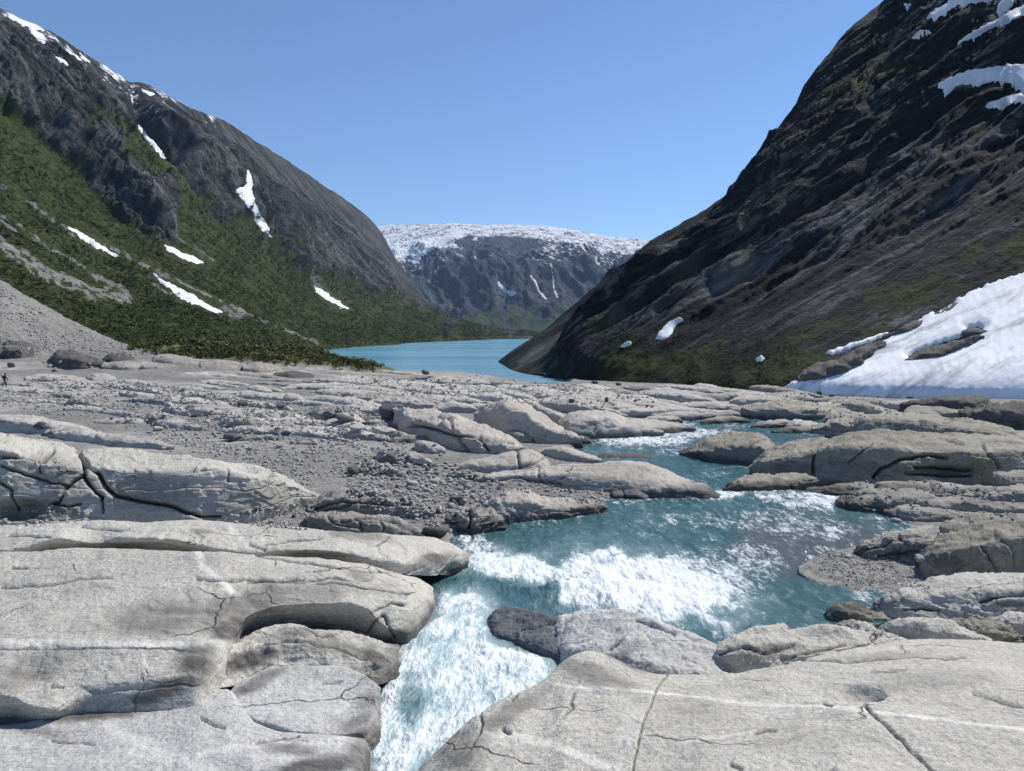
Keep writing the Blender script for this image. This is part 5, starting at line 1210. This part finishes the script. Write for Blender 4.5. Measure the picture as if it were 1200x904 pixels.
# ------------------------------------------------------------------ stream
def build_stream():
    u = np.arange(395, 1090, 1.5); v = np.concatenate([np.arange(476, 560, 0.9), np.arange(560, 990, 1.5)])
    ytab = np.linspace(5, 110, 4000); vtab = v_of_slope((CAMZ - water_z(ytab)) / ytab)
    o_ = np.argsort(vtab)
    Ug, Vg = np.meshgrid(u, v, indexing='ij')
    Y = np.interp(Vg, vtab[o_], ytab[o_])
    Z = water_z(Y)
    sd = poly_sd(Ug, Vg, WATER)
    P = np.stack([Y * ufac(Ug, Vg), Y, Z], -1)
    n = fbm(np.stack([Ug * 0.03, Vg * 0.05, np.zeros_like(Ug)], -1), 4, 121)
    n2 = fbm(np.stack([Ug * 0.016, Vg * 0.03, np.ones_like(Ug)], -1), 3, 122)
    foam = np.full(Ug.shape, 0.30)
    milk = np.zeros(Ug.shape); shal = np.zeros(Ug.shape); hgt = np.zeros(Ug.shape)
    def E(cu, cv, ru, rv, s, ang=0.0, h=0.0):
        ca, sa = math.cos(math.radians(ang)), math.sin(math.radians(ang))
        q = np.hypot(((Ug - cu) * ca + (Vg - cv) * sa) / ru, (-(Ug - cu) * sa + (Vg - cv) * ca) / rv) + 0.45 * n
        w = sstep(1.25, 0.35, q)
        np.maximum(foam, s * w, out=foam)
        return w
    chute = sstep(-6, 22, poly_sd(Ug, Vg, [(415, 990), (430, 860), (445, 790), (500, 715), (512, 690), (560, 688), (590, 700), (580, 720), (585, 750), (655, 772), (660, 800), (500, 900), (470, 990)]) + 8 * n)
    np.maximum(milk, chute, out=milk); np.maximum(foam, 0.64 * chute, out=foam)
    hgt += 0.10 * chute
    big = E(755, 690, 140, 50, 1.0, 8); hgt += 0.14 * big
    E(830, 680, 110, 50, 0.62, 10)
    milk = np.maximum(milk, 0.75 * big)
    a = E(600, 668, 78, 24, 0.92, 10); hgt += 0.10 * a
    milk = np.maximum(milk, 0.7 * a)
    E(560, 642, 34, 20, 0.72, 30); E(680, 650, 50, 14, 0.65, 25)
    b = E(700, 700, 70, 22, 0.95, 0); hgt += 0.12 * b
    c = E(935, 588, 75, 15, 0.72, 8); hgt += 0.10 * c
    E(845, 580, 40, 8, 0.8); E(900, 612, 90, 22, 0.55); E(955, 622, 70, 20, 0.50); E(880, 650, 50, 30, 0.48)
    E(760, 516, 80, 11, 0.75); E(760, 498, 70, 9, 0.8); E(830, 489, 62, 5, 0.85); E(810, 508, 70, 10, 0.7); E(800, 530, 50, 9, 0.6); E(720, 508, 30, 5, 0.5); E(838, 555, 30, 12, 0.5); E(860, 500, 40, 6, 0.5)
    E(455, 830, 16, 60, 0.85, 12); E(480, 745, 18, 34, 0.85, 25); E(600, 775, 60, 16, 0.85, 10); E(540, 705, 40, 10, 0.75); E(560, 850, 60, 18, 0.72, -40); E(880, 660, 60, 40, 0.55); E(960, 585, 50, 16, 0.7); E(820, 610, 70, 16, 0.5); E(760, 620, 60, 14, 0.42); E(900, 700, 60, 14, 0.42)
    # dark streaked tongue of smooth water between the two churns, and the teal eye in the chute
    lip = np.exp(-(poly_dist(Ug + 6 * n, Vg, [(505, 694), (560, 684), (610, 692), (650, 703)]) / 7) ** 2)
    foam *= 1 - 0.75 * lip; milk *= 1 - 0.8 * lip; hgt += 0.14 * lip
    eye = sstep(1.2, 0.3, np.hypot((Ug - 482) / 24, (Vg - 828) / 36) + 0.5 * n)
    foam *= 1 - 0.55 * eye; milk *= 1 - 0.75 * eye
    teal = sstep(1.15, 0.5, np.hypot((Ug - 640) / 70, (Vg - 632) / 26) + 0.4 * n)
    foam *= 1 - 0.5 * teal * (1 - a)
    shal = np.maximum(shal, sstep(1.2, 0.4, np.hypot((Ug - 945) / 110, (Vg - 640) / 45) + 0.3 * n2))
    edge = sstep(14, 2, sd + 5 * n) * (Vg > 560)
    foam = np.maximum(foam, 0.44 * edge)
    foam += 0.14 * n + 0.10 * n2
    calm = sstep(1.1, 0.4, np.hypot((Ug - 800) / 60, (Vg - 545) / 16))
    foam *= 1 - 0.4 * calm
    sc = np.clip(Y / 14, 1, 4)
    rough = np.clip(0.35 + 0.9 * foam, 0.3, 1.2)
    w = rough * (0.055 * sc * fbm(P * np.array([1.1, 1.6, 1]), 5, 123, 0.55) + 0.03 * fbm(P * 3.0, 3, 125, 0.6, True))
    P[..., 2] += w + hgt * (0.8 + 0.9 * fbm(P * 1.6, 4, 127, 0.6))
    m = sd > -34
    paint = np.stack([np.clip(foam, 0, 1), shal * (1 - np.clip(foam * 1.2 - 0.4, 0, 1)), np.clip(milk, 0, 1), np.ones_like(foam)], -1)
    idx = -np.ones(Ug.shape, int); idx[m] = np.arange(m.sum())
    a_, b_, c_, d_ = idx[:-1, :-1], idx[1:, :-1], idx[1:, 1:], idx[:-1, 1:]
    k = (a_ >= 0) & (b_ >= 0) & (c_ >= 0) & (d_ >= 0)
    fq = np.stack([a_[k], d_[k], c_[k], b_[k]], 1)
    o = mesh_obj('stream', P[m], fq, M['stream'], paint[m])
    tag(o, 'turquoise glacial stream with white churning rapids', None, None, 'structure')
build_stream()

# ------------------------------------------------------------------ stones
ALLV, ALLF, off = [], [], 0
for Vx, fq in REG:
    ALLV.append(Vx); ALLF.append(fq + off); off += len(Vx)
ALLV = np.concatenate(ALLV); ALLF = np.concatenate(ALLF)
TREE_ALL = BVHTree.FromPolygons(ALLV.tolist(), ALLF.tolist())

def stone_mesh(name, sub, seed, flat=0.75):
    bm = bmesh.new(); bmesh.ops.create_icosphere(bm, subdivisions=sub, radius=1.0)
    V = np.array([v.co[:] for v in bm.verts]); Fc = np.array([[v.index for v in f.verts] for f in bm.faces]); bm.free()
    r = np.random.default_rng(seed)
    for _ in range(11):
        n = r.normal(size=3); n /= np.linalg.norm(n); dd = r.uniform(0.55, 0.85)
        ex = np.maximum(0, V @ n - dd); V = V - ex[:, None] * n * 0.92
    if sub > 1:
        V *= (1 + 0.06 * fbm(V * 1.6 + seed, 3, seed))[:, None]
    V *= np.array([1.0, r.uniform(0.65, 0.9), flat * r.uniform(0.75, 1.1)])
    V[:, 2] -= V[:, 2].min()
    V /= (V[:, 0].max() - V[:, 0].min())
    return V, Fc
def stone_data(name, sub, seed, mat):
    V, Fc = stone_mesh(name, sub, seed)
    o = mesh_obj(name, V, Fc, mat, None, sub > 2)
    me = o.data; bpy.data.objects.remove(o)
    return me
PROTO = [stone_data('boulder', 3, 200 + i, M['boulder']) for i in range(9)]
PROTO_D = [stone_data('boulder', 3, 230 + i, M['boulder_dark']) for i in range(4)]

def put_boulder(u, v, wpx, label, group=None, dark=False, sc=(1, 1, 1), rot=None, cat='boulder', sink=0.16):
    loc, nor, _, dist = hit(TREE_ALL, u, v)
    if loc is None: return None
    w = wpx / F * loc.y
    me = random.choice(PROTO_D if dark else PROTO)
    o = bpy.data.objects.new('boulder', me)
    COL.objects.link(o)
    o.location = (loc.x, loc.y, loc.z - sink * w * sc[2] * 0.6)
    o.rotation_euler = (random.uniform(-.2, .2), random.uniform(-.2, .2), random.uniform(0, 6.28) if rot is None else rot)
    o.scale = (w * sc[0], w * sc[1], w * sc[2])
    return tag(o, label, cat, group)

SINGLE = [(460, 491, 32, 'dark angular block perched at the end of the long pale slab', True, (1, 1, 0.95)), (402, 495, 22, 'dark flat sided boulder below the grey knoll', True, (1, 1, 0.8)), (420, 505, 24, 'grey boulder leaning against the dark flat sided boulder', False, (1, 1, 0.8)),
          (385, 490, 16, 'small dark boulder at the knoll foot', True, (1, 1, 0.9)), (440, 497, 16, 'pale boulder just below the dark angular block', False, (1, 1, 0.8)), (498, 439, 9, 'dark round boulder on the crest of the shelf before the lake', True, (1, 1, 1.1)),
          (711, 471, 6, 'small dark upright stone on the bare shelf', True, (0.7, 0.7, 1.7)), (697, 450, 8, 'dark boulder at the gravel flat before the toe of the wall', True, (1, 1, 0.9)), (724, 452, 7, 'second dark boulder at the foot of the toe of the wall', True, (1, 1, 0.9)),
          (745, 586, 32, 'reddish dark wet boulder at the waterline of the stone tongue', True, (1, 1, 0.6)), (722, 583, 22, 'low dark wet boulder beside the stone tongue', True, (1, 1, 0.5)), (684, 523, 26, 'dark pointed rock at the edge of the upper rapids', True, (1, 1, 0.75)),
          (1050, 612, 13, 'pale rounded stone at the edge of the foaming shallows', False, (1, 1, 0.8)), (988, 608, 14, 'dark stone standing in the foaming shallows', True, (1, 1, 0.6)), (932, 612, 13, 'small dark stone in the foaming shallows', True, (1, 1, 0.5)),
          (897, 620, 10, 'small dark stone alone in the stream', True, (1, 1, 0.6)), (992, 652, 16, 'flat grey stone on the edge of the gravel bar', False, (1, 1, 0.4)), (1078, 658, 13, 'pale stone against the brownish boulder outcrop', False, (1, 1, 0.9)), (975, 645, 9, 'little stone at the tip of the gravel bar', False, (1, 1, 0.6)),
          (510, 628, 30, 'dark rough wet rock at the corner of the thin slab and pool', True, (1, 1, 0.7)), (535, 590, 18, 'dark grey boulder in the rubble over the pool corner', True, (1, 1, 0.9)), (545, 570, 14, 'round grey boulder under the grey stone ledge', False, (1, 1, 0.9)),
          (497, 545, 22, 'round grey boulder in front of the squared rock', False, (1, 1, 0.9)), (455, 545, 22, 'dark sided boulder leaning on the squared rock', True, (1, 1, 1)), (415, 556, 20, 'dark boulder beside the flat layered rock', True, (1, 1, 0.9)),
          (530, 612, 16, 'dark boulder at the foot of the sharp edged block', True, (1, 1, 1)), (513, 600, 15, 'grey boulder beside the layered outcrop end', False, (1, 1, 0.9)), (352, 455, 7, 'small pale stone alone on the gravel slope', False, (1, 1, 0.9)), (285, 476, 14, 'dark square boulder at the end of the long ledge', True, (1, 1, 0.9)),
          (272, 516, 20, 'dark boulder at the near end of the flat rib in the gravel', True, (1, 1, 0.7)), (335, 510, 13, 'small dark boulder on the flat rib in the gravel', True, (1, 1, 0.7)), (230, 489, 12, 'dark stone before the long ledge', True, (1, 1, 0.7)), (47, 502, 16, 'dark stone beside the smooth pale slab', True, (1, 1, 0.8)),
          (640, 440, 6, 'tiny dark rock at the mouth of the lake', True, (1, 1, 0.7)), (14, 412, 16, 'big dark boulder on the ledge under the scree', True, (1, 1, 0.8)), (12, 431, 10, 'dark square boulder above the walker', True, (1, 1, 1)), (846, 582, 8, 'small wet stone off the tip of the tongue', True, (1, 1, 0.5)), (960, 462, 8, 'dark boulder at the rim of the snow tip', True, (1, 1, 0.7)), (975, 465, 7, 'second dark boulder at the rim of the snow tip', True, (1, 1, 0.7))]
for u, v, w, lab, dk, sc in SINGLE:
    put_boulder(u, v, w, lab, None, dk, sc)

def in_poly(poly):
    us = [p[0] for p in poly]; vs = [p[1] for p in poly]
    while True:
        u, v = random.uniform(min(us), max(us)), random.uniform(min(vs), max(vs))
        if poly_sd(np.array([u]), np.array([v]), poly)[0] > 0: return u, v
FIELDS = [
    ([(40, 450), (250, 456), (420, 480), (440, 515), (330, 530), (200, 512), (40, 470)], 36, 4, 12, 'grey boulder standing alone on the gravel flat', 'boulders strewn over the gravel flat'),
    ([(420, 445), (560, 445), (720, 462), (840, 476), (700, 478), (560, 468), (430, 462)], 26, 3.5, 8, 'grey boulder lying on the bare rock shelf', 'boulders strewn over the bare rock shelf'),
    ([(430, 540), (470, 548), (520, 545), (560, 568), (590, 572), (575, 590), (545, 592), (530, 615), (505, 600), (480, 575), (430, 562)], 62, 5, 13, 'grey boulder in the rubble heap above the pool', 'boulders of the rubble heap above the pool'),
    ([(585, 568), (650, 570), (720, 578), (700, 590), (640, 582), (600, 578)], 22, 4, 8, 'small grey stone in the rubble between stone tongue and shore slab', 'stones between tongue and shore slab'),
    ([(360, 500), (430, 505), (480, 520), (470, 545), (400, 545), (330, 540), (320, 520)], 26, 4, 9, 'grey stone scattered over the gravel beside the rubble heap', 'stones scattered by the rubble heap'),
    ([(170, 520), (250, 515), (310, 530), (370, 550), (370, 565), (300, 540), (200, 530)], 20, 4, 8, 'grey stone in the stone belt behind the cracked outcrop', 'stones of the belt behind the cracked outcrop'),
    ([(265, 600), (300, 596), (350, 588), (365, 598), (350, 615), (290, 612)], 18, 4, 8, 'pale cobble in the gap before the thin slab', 'cobbles in the gap before the thin slab'),
    ([(40, 425), (110, 425), (170, 432), (130, 440), (60, 436)], 14, 4, 8, 'grey block tumbled at the foot of the scree', 'blocks at the foot of the scree'),
    ([(480, 515), (510, 520), (530, 535), (545, 545), (510, 545), (470, 535)], 14, 4, 9, 'round stone in the pocket below the whaleback', 'stones in the pocket below the whaleback'),
]
for poly, cnt, a, b, lab, grp in FIELDS:
    for i in range(cnt):
        u, v = in_poly(poly)
        w = a + (b - a) * random.random() ** 2.2
        put_boulder(u, v, w, lab, grp, random.random() < 0.10, (1, 1, random.uniform(0.7, 1.05)))

# far too many smaller stones to pick apart
def rubble(name, label, fields, sub, mat):
    protos = [stone_mesh('s', sub, 300 + i, 0.8) for i in range(8)]
    Vs, Fs, off = [], [], 0
    for poly, cnt, a, b, on in fields:
        us = [p[0] for p in poly]; vs = [p[1] for p in poly]
        k = 0
        while k < cnt:
            uu = RNG.uniform(min(us), max(us), 4 * cnt); vv = RNG.uniform(min(vs), max(vs), 4 * cnt)
            ok = poly_sd(uu, vv, poly) > 0
            dens = fbm(np.stack([uu * 0.022, vv * 0.08, np.zeros_like(uu)], -1), 4, 131)
            ok &= dens > RNG.uniform(-0.3, 0.35, len(uu))
            for u, v in zip(uu[ok], vv[ok]):
                if k >= cnt: break
                k += 1
                loc, nor, fi, dist = hit(TREE_ALL, u, v)
                if loc is None: continue
                if on == 'flat' and nor.z < 0.80: continue
                w = (a + (b - a) * RNG.random() ** 2.5) / F * loc.y
                V, Fc = protos[int(RNG.integers(8))]
                ang = RNG.uniform(0, 6.28); c, s = math.cos(ang), math.sin(ang)
                Q = V * w * np.array([1, 1, RNG.uniform(0.6, 1.1)])
                Q = np.stack([Q[:, 0] * c - Q[:, 1] * s, Q[:, 0] * s + Q[:, 1] * c, Q[:, 2]], 1)
                Vs.append(Q + np.array([loc.x, loc.y, loc.z - 0.12 * w])); Fs.append(Fc + off); off += len(V)
            if not ok.any(): break
    o = mesh_obj(name, np.concatenate(Vs), np.concatenate(Fs), mat, None, False)
    tag(o, label, None, None, 'stuff')
rubble('rubble', 'loose grey stones covering the gravel flat and the gaps between the slabs', [
    ([(0, 440), (120, 440), (260, 462), (420, 478), (470, 500), (480, 545), (420, 560), (370, 560), (300, 535), (200, 522), (120, 492), (0, 480)], 4800, 1.2, 5.0, 'flat'),
    ([(420, 535), (520, 540), (600, 570), (590, 590), (545, 600), (530, 628), (500, 618), (400, 585)], 1700, 2.0, 7.5, 'any'),
    ([(180, 515), (260, 520), (370, 555), (370, 575), (290, 540)], 450, 2.0, 5.0, 'flat'),
    ([(255, 605), (300, 596), (355, 585), (380, 600), (360, 622), (280, 615)], 420, 1.8, 5.0, 'flat'),
    ([(580, 565), (660, 568), (730, 580), (700, 592), (620, 580)], 320, 1.6, 4.0, 'any'),
    ([(400, 440), (600, 440), (700, 455), (780, 462), (700, 480), (560, 470), (420, 468)], 900, 1.2, 3.6, 'flat'),
    ([(950, 652), (1000, 645), (1060, 655), (1090, 690), (1010, 694), (960, 670)], 800, 1.2, 3.2, 'any'),
    ([(1000, 560), (1190, 560), (1190, 610), (1050, 615), (990, 590)], 220, 1.8, 5.0, 'any'),
    ([(0, 600), (60, 595), (60, 618), (0, 618)], 50, 3.0, 7.0, 'any'),
    ([(880, 455), (1060, 465), (1060, 490), (900, 490)], 260, 1.2, 3.5, 'flat')], 1, M['boulder'])
rubble('scree_stones', 'loose stones of the moraine scree', [([(-60, 310), (0, 335), (80, 380), (160, 408), (200, 420), (60, 418), (-60, 415)], 1700, 1.0, 3.6, 'any')], 1, M['boulder'])

# ------------------------------------------------------------------ birch scrub
def scrub(name, label, cand, sizes, nleaf, mat):
    """every bush a handful of leaf clumps: small crossed faces scattered through a low uneven crown"""
    n = len(cand)
    k = nleaf
    base = np.repeat(cand, k, 0); sz = np.repeat(sizes, k)
    d = RNG.normal(size=(n * k, 3)); d /= np.linalg.norm(d, axis=1)[:, None]
    rad = RNG.uniform(0.35, 1.0, n * k) ** 0.6
    c = base + d * (sz * rad)[:, None] * np.array([0.62, 0.62, 0.55]) + np.stack([np.zeros(n * k), np.zeros(n * k), sz * 0.45], 1)
    nn = d * 0.45 + RNG.normal(size=(n * k, 3)) * 0.4 + np.array([0.15, 0.15, 1.5]); nn /= np.linalg.norm(nn, axis=1)[:, None]
    t = np.cross(nn, RNG.normal(size=(n * k, 3))); t /= np.linalg.norm(t, axis=1)[:, None]
    b = np.cross(nn, t)
    s = (sz * RNG.uniform(0.13, 0.34, n * k))[:, None]
    V = np.stack([c - t * s, c - b * s * 0.7, c + t * s, c + b * s * 0.7], 1).reshape(-1, 3)
    fq = np.arange(len(V)).reshape(-1, 4)
    pt = 0.5 + 0.9 * fbm(cand * 0.035, 3, 141)
    tone = np.repeat(np.clip(0.55 * pt + 0.45 * RNG.random(n), 0, 1), k) * 0.75 + RNG.random(n * k) * 0.25
    paint = np.ones((len(V), 4)); paint[:, 0] = np.repeat(tone, 4)
    o = mesh_obj(name, V, fq, mat, paint, False)
    return tag(o, label, None, None, 'stuff')
def pick(P, U, V, wfun, cnt):
    c = P.reshape(-1, 3); w = wfun(U, V).reshape(-1)
    area = np.linalg.norm(np.cross(np.gradient(P, axis=0), np.gradient(P, axis=1)), axis=2).reshape(-1)
    dist = np.hypot(c[:, 0], c[:, 1])
    w = w * area / np.maximum(dist, 50) ** 1.4
    w /= w.sum()
    i = RNG.choice(len(c), cnt, p=w)
    nu, nt = P.shape[:2]
    a, b = np.minimum(i // nt + 1, nu - 1), i % nt
    f = RNG.random((cnt, 1)); g = RNG.random((cnt, 1))
    q = P[i // nt, i % nt]
    return q + (P[a, b] - q) * f + (P[i // nt, np.minimum(i % nt + 1, nt - 1)] - q) * g
def wl(U, V):
    g = left_green(U, V)
    n = fbm(np.stack([U * 0.05, V * 0.05, np.ones_like(U)], -1), 4, 55)
    pale = np.zeros_like(U)
    for pl, w, s in PALE_L:
        pale = np.maximum(pale, s * np.exp(-(poly_dist(U + 5 * n, V + 4 * n, pl) / (w * 1.2)) ** 2))
    vis = (V > 0) & (V < 440) & (U > -40) & (U < 640)
    for lab, poly in L_SNOW:
        pale = np.maximum(pale, poly_sd(U, V - 6, poly) > -7)
    q = g * np.clip(1 - 1.5 * pale, 0, 1) * np.clip(0.75 + 1.1 * n, 0.05, 2) * vis * (0.35 + 0.65 * sstep(150, 330, V))
    q[:, :5] = 0; q[:, -22:] = 0
    return q
pts = pick(LP, LU, LV, wl, 26000)
dist = np.hypot(pts[:, 0], pts[:, 1])
scrub('mountain_scrub', 'dense birch scrub covering the lower valley side', pts, RNG.uniform(0.5, 1.3, len(pts)) ** 1.3 * np.clip(0.8 + dist / 750, 1.0, 2.6), 11, M['leaf'])
def wb(U, V):
    base = np.interp(U, [c[0] for c in BANK], [c[1][0][0] for c in BANK])
    q = sstep(2, 22, base - V) * (0.15 + sstep(-0.25, 0.35, fbm(np.stack([U * 0.05, V * 0.16, np.zeros_like(U)], -1), 3, 145)))
    q[:, :3] = 0; q[:, -14:] = 0
    return q
pts = pick(BP, BU, BV, wb, 2600)
pts = pts[fbm(pts * 0.07, 3, 143) > -0.28]
M['leaf_bank'] = leaf_material('bank_leaf', (0.055, 0.068, 0.016), (0.125, 0.130, 0.036))
scrub('bank_scrub', 'low green birch scrub on the bank beside the lake', pts, 0.35 + 1.3 * RNG.random(len(pts)) ** 2.0, 20, M['leaf_bank'])
def toe(U, V):
    n = fbm(np.stack([U * 0.05, V * 0.09, np.ones_like(U)], -1), 4, 57)
    q = sstep(60, 10, np.abs(V - (450 - 0.10 * np.abs(U - 830)))) * sstep(610, 690, U) * sstep(960, 900, U) * np.clip(0.4 + 2 * n, 0, 2)
    q[:, :5] = 0; q[:, -22:] = 0
    return q
pts = pick(RP, RU, RV, toe, 5200)
M['scrub_dark'] = leaf_material('low_heath', (0.050, 0.052, 0.018), (0.095, 0.088, 0.034))
scrub('toe_heath', 'brown green heath on the toe of the dark wall', pts, RNG.uniform(0.12, 0.34, len(pts)), 12, M['scrub_dark'])

# the nearest bushes of the bank, each on its own
def bush(loc, h):
    root = bpy.data.objects.new('birch_bush', None); COL.objects.link(root)
    root.location = loc
    tag(root, 'green birch bush at the front edge of the scrub bank', 'bush', 'bushes along the front edge of the scrub bank')
    return root
def bush_meshes(seed):
    r = np.random.default_rng(seed)
    n = 150
    d = r.normal(size=(n, 3)); d /= np.linalg.norm(d, axis=1)[:, None]
    c = d * (r.uniform(0.3, 1, n) ** 0.6)[:, None] * np.array([0.45, 0.45, 0.40]) + np.array([0, 0, 0.58])
    c += 0.12 * r.normal(size=(n, 3))
    nn = d + 0.8 * r.normal(size=(n, 3)); nn /= np.linalg.norm(nn, axis=1)[:, None]
    t = np.cross(nn, r.normal(size=(n, 3))); t /= np.linalg.norm(t, axis=1)[:, None]; b = np.cross(nn, t)
    s = r.uniform(0.05, 0.12, n)[:, None]
    V = np.stack([c - t * s, c - b * s * .7, c + t * s, c + b * s * .7], 1).reshape(-1, 3)
    paint = np.ones((len(V), 4)); paint[:, 0] = np.repeat(r.random(n), 4)
    o1 = mesh_obj('crown', V, np.arange(len(V)).reshape(-1, 4), M['leaf_bank'], paint, False)
    Vt, Ft = [], []
    for k in range(4):
        a = r.uniform(0, 6.28); lean = r.uniform(0.15, 0.4)
        top = np.array([math.cos(a) * lean, math.sin(a) * lean, 0.7])
        o_ = len(Vt) * 1
        for j, f in enumerate((0, 0.5, 1)):
            ctr = top * f * np.array([f ** 0.5, f ** 0.5, 1]) + np.array([0, 0, -0.06 if j == 0 else 0]); rr = 0.03 * (1 - 0.7 * f)
            for q in range(5):
                Vt.append(ctr + rr * np.array([math.cos(q * 1.2566), math.sin(q * 1.2566), 0]))
        for j in range(2):
            for q in range(5):
                Ft.append([o_ + j * 5 + q, o_ + j * 5 + (q + 1) % 5, o_ + j * 5 + 5 + (q + 1) % 5, o_ + j * 5 + 5 + q])
    o2 = mesh_obj('trunk', np.array(Vt), np.array(Ft), M['bark'])
    return o1, o2
BUSH = [bush_meshes(400 + i) for i in range(5)]
first = set()
TREE_B = bvh_of(BP)
for i in range(70):
    u = 150 + 290 * (i + random.uniform(0.1, 0.9)) / 70
    vb = np.interp(u, [c[0] for c in BANK], [c[1][0][0] for c in BANK]) - random.uniform(1.5, 12)
    loc = hit(TREE_B, u, vb)[0]
    if loc is None: continue
    h = random.uniform(0.7, 2.3)
    root = bush(loc, h)
    k = random.randrange(5)
    for src in BUSH[k]:
        c = src if k not in first else src.copy()
        if k in first: COL.objects.link(c)
        c.parent = root
    first.add(k)
    root.scale = (h, h, h); root.rotation_euler = (0, 0, random.uniform(0, 6.28))
for k in range(5):
    if k not in first:
        for o in BUSH[k]: bpy.data.objects.remove(o)

# ------------------------------------------------------------------ the walker
def skinned(name, joints, edges, mat, sub=2, parent=None):
    me = bpy.data.meshes.new(name)
    me.from_pydata([j[0] for j in joints], edges, [])
    o = bpy.data.objects.new(name, me); COL.objects.link(o)
    m = o.modifiers.new('skin', 'SKIN'); m.use_smooth_shade = True
    for i, j in enumerate(joints):
        r = j[1] if isinstance(j[1], tuple) else (j[1], j[1])
        me.skin_vertices[0].data[i].radius = r
    me.skin_vertices[0].data[0].use_root = True
    s = o.modifiers.new('sub', 'SUBSURF'); s.levels = sub; s.render_levels = sub
    me.materials.append(mat)
    if parent: o.parent = parent
    return o
def walker():
    loc = hit(TREE_ALL, 6, 454.5)[0]
    sc = 17.3 / F * loc.y / 1.75
    root = bpy.data.objects.new('person', None); COL.objects.link(root)
    root.location = (loc.x, loc.y, loc.z); root.scale = (sc, sc, sc); root.rotation_euler = (0, 0, math.radians(-70))
    tag(root, 'walking person in dark clothes with a backpack on the rubble', 'person')
    J = [((0, 0, .95), (.16, .12)), ((0, .01, 1.15), (.15, .11)), ((0, .03, 1.36), (.18, .12)), ((0, .05, 1.48), (.07, .07)), ((0, .07, 1.56), (.055, .06)), ((0, .09, 1.66), (.085, .10)), ((0, .09, 1.74), (.06, .07)),
         ((.10, .0, .90), .10), ((.11, .18, .52), .065), ((.11, .12, .10), .045), ((.11, .26, .04), .04),
         ((-.10, .0, .90), .10), ((-.11, -.06, .52), .065), ((-.11, -.32, .16), .045), ((-.11, -.22, .05), .04),
         ((.20, .03, 1.40), .065), ((.26, -.08, 1.14), .048), ((.25, .06, .92), .034), ((.25, .12, .84), .03),
         ((-.20, .03, 1.40), .065), ((-.26, .10, 1.15), .048), ((-.24, .30, 1.02), .034), ((-.24, .38, 1.00), .03)]
    E = [(0, 1), (1, 2), (2, 3), (3, 4), (4, 5), (5, 6), (0, 7), (7, 8), (8, 9), (9, 10), (0, 11), (11, 12), (12, 13), (13, 14), (2, 15), (15, 16), (16, 17), (17, 18), (2, 19), (19, 20), (20, 21), (21, 22)]
    skinned('body', J, E, M['cloth_dark'], 2, root)
    skinned('backpack', [((0, -.16, 1.08), (.14, .09)), ((0, -.17, 1.25), (.16, .11)), ((0, -.13, 1.44), (.13, .08))], [(0, 1), (1, 2)], M['cloth_grey'], 2, root)
    skinned('hair', [((0, .06, 1.70), (.085, .09)), ((0, .08, 1.755), (.065, .07))], [(0, 1)], M['hair'], 1, root)
    skinned('face', [((0, .155, 1.64), (.055, .035)), ((0, .15, 1.70), (.055, .035))], [(0, 1)], M['skin'], 1, root)
walker()

# ------------------------------------------------------------------ air
def haze():
    lo, hi = (-3200, -60, -12), (3200, 6600, 1150)
    v = [(x, y, z) for x in (lo[0], hi[0]) for y in (lo[1], hi[1]) for z in (lo[2], hi[2])]
    f = np.array([(0, 1, 3, 2), (4, 6, 7, 5), (0, 4, 5, 1), (2, 3, 7, 6), (0, 2, 6, 4), (1, 5, 7, 3)])
    m = bpy.data.materials.new('thin_air'); m.use_nodes = True
    t = m.node_tree; t.nodes.remove(t.nodes['Principled BSDF'])
    pv = t.nodes.new('ShaderNodeVolumePrincipled')
    pv.inputs['Color'].default_value = (0.42, 0.68, 1.0, 1)
    pv.inputs['Density'].default_value = 0.00005
    pv.inputs['Anisotropy'].default_value = 0.0
    t.links.new(pv.outputs[0], t.nodes['Material Output'].inputs['Volume'])
    o = mesh_obj('haze', np.array(v, float), f, m, None, False)
    tag(o, 'thin blue air in the valley', None, None, 'stuff')
haze()
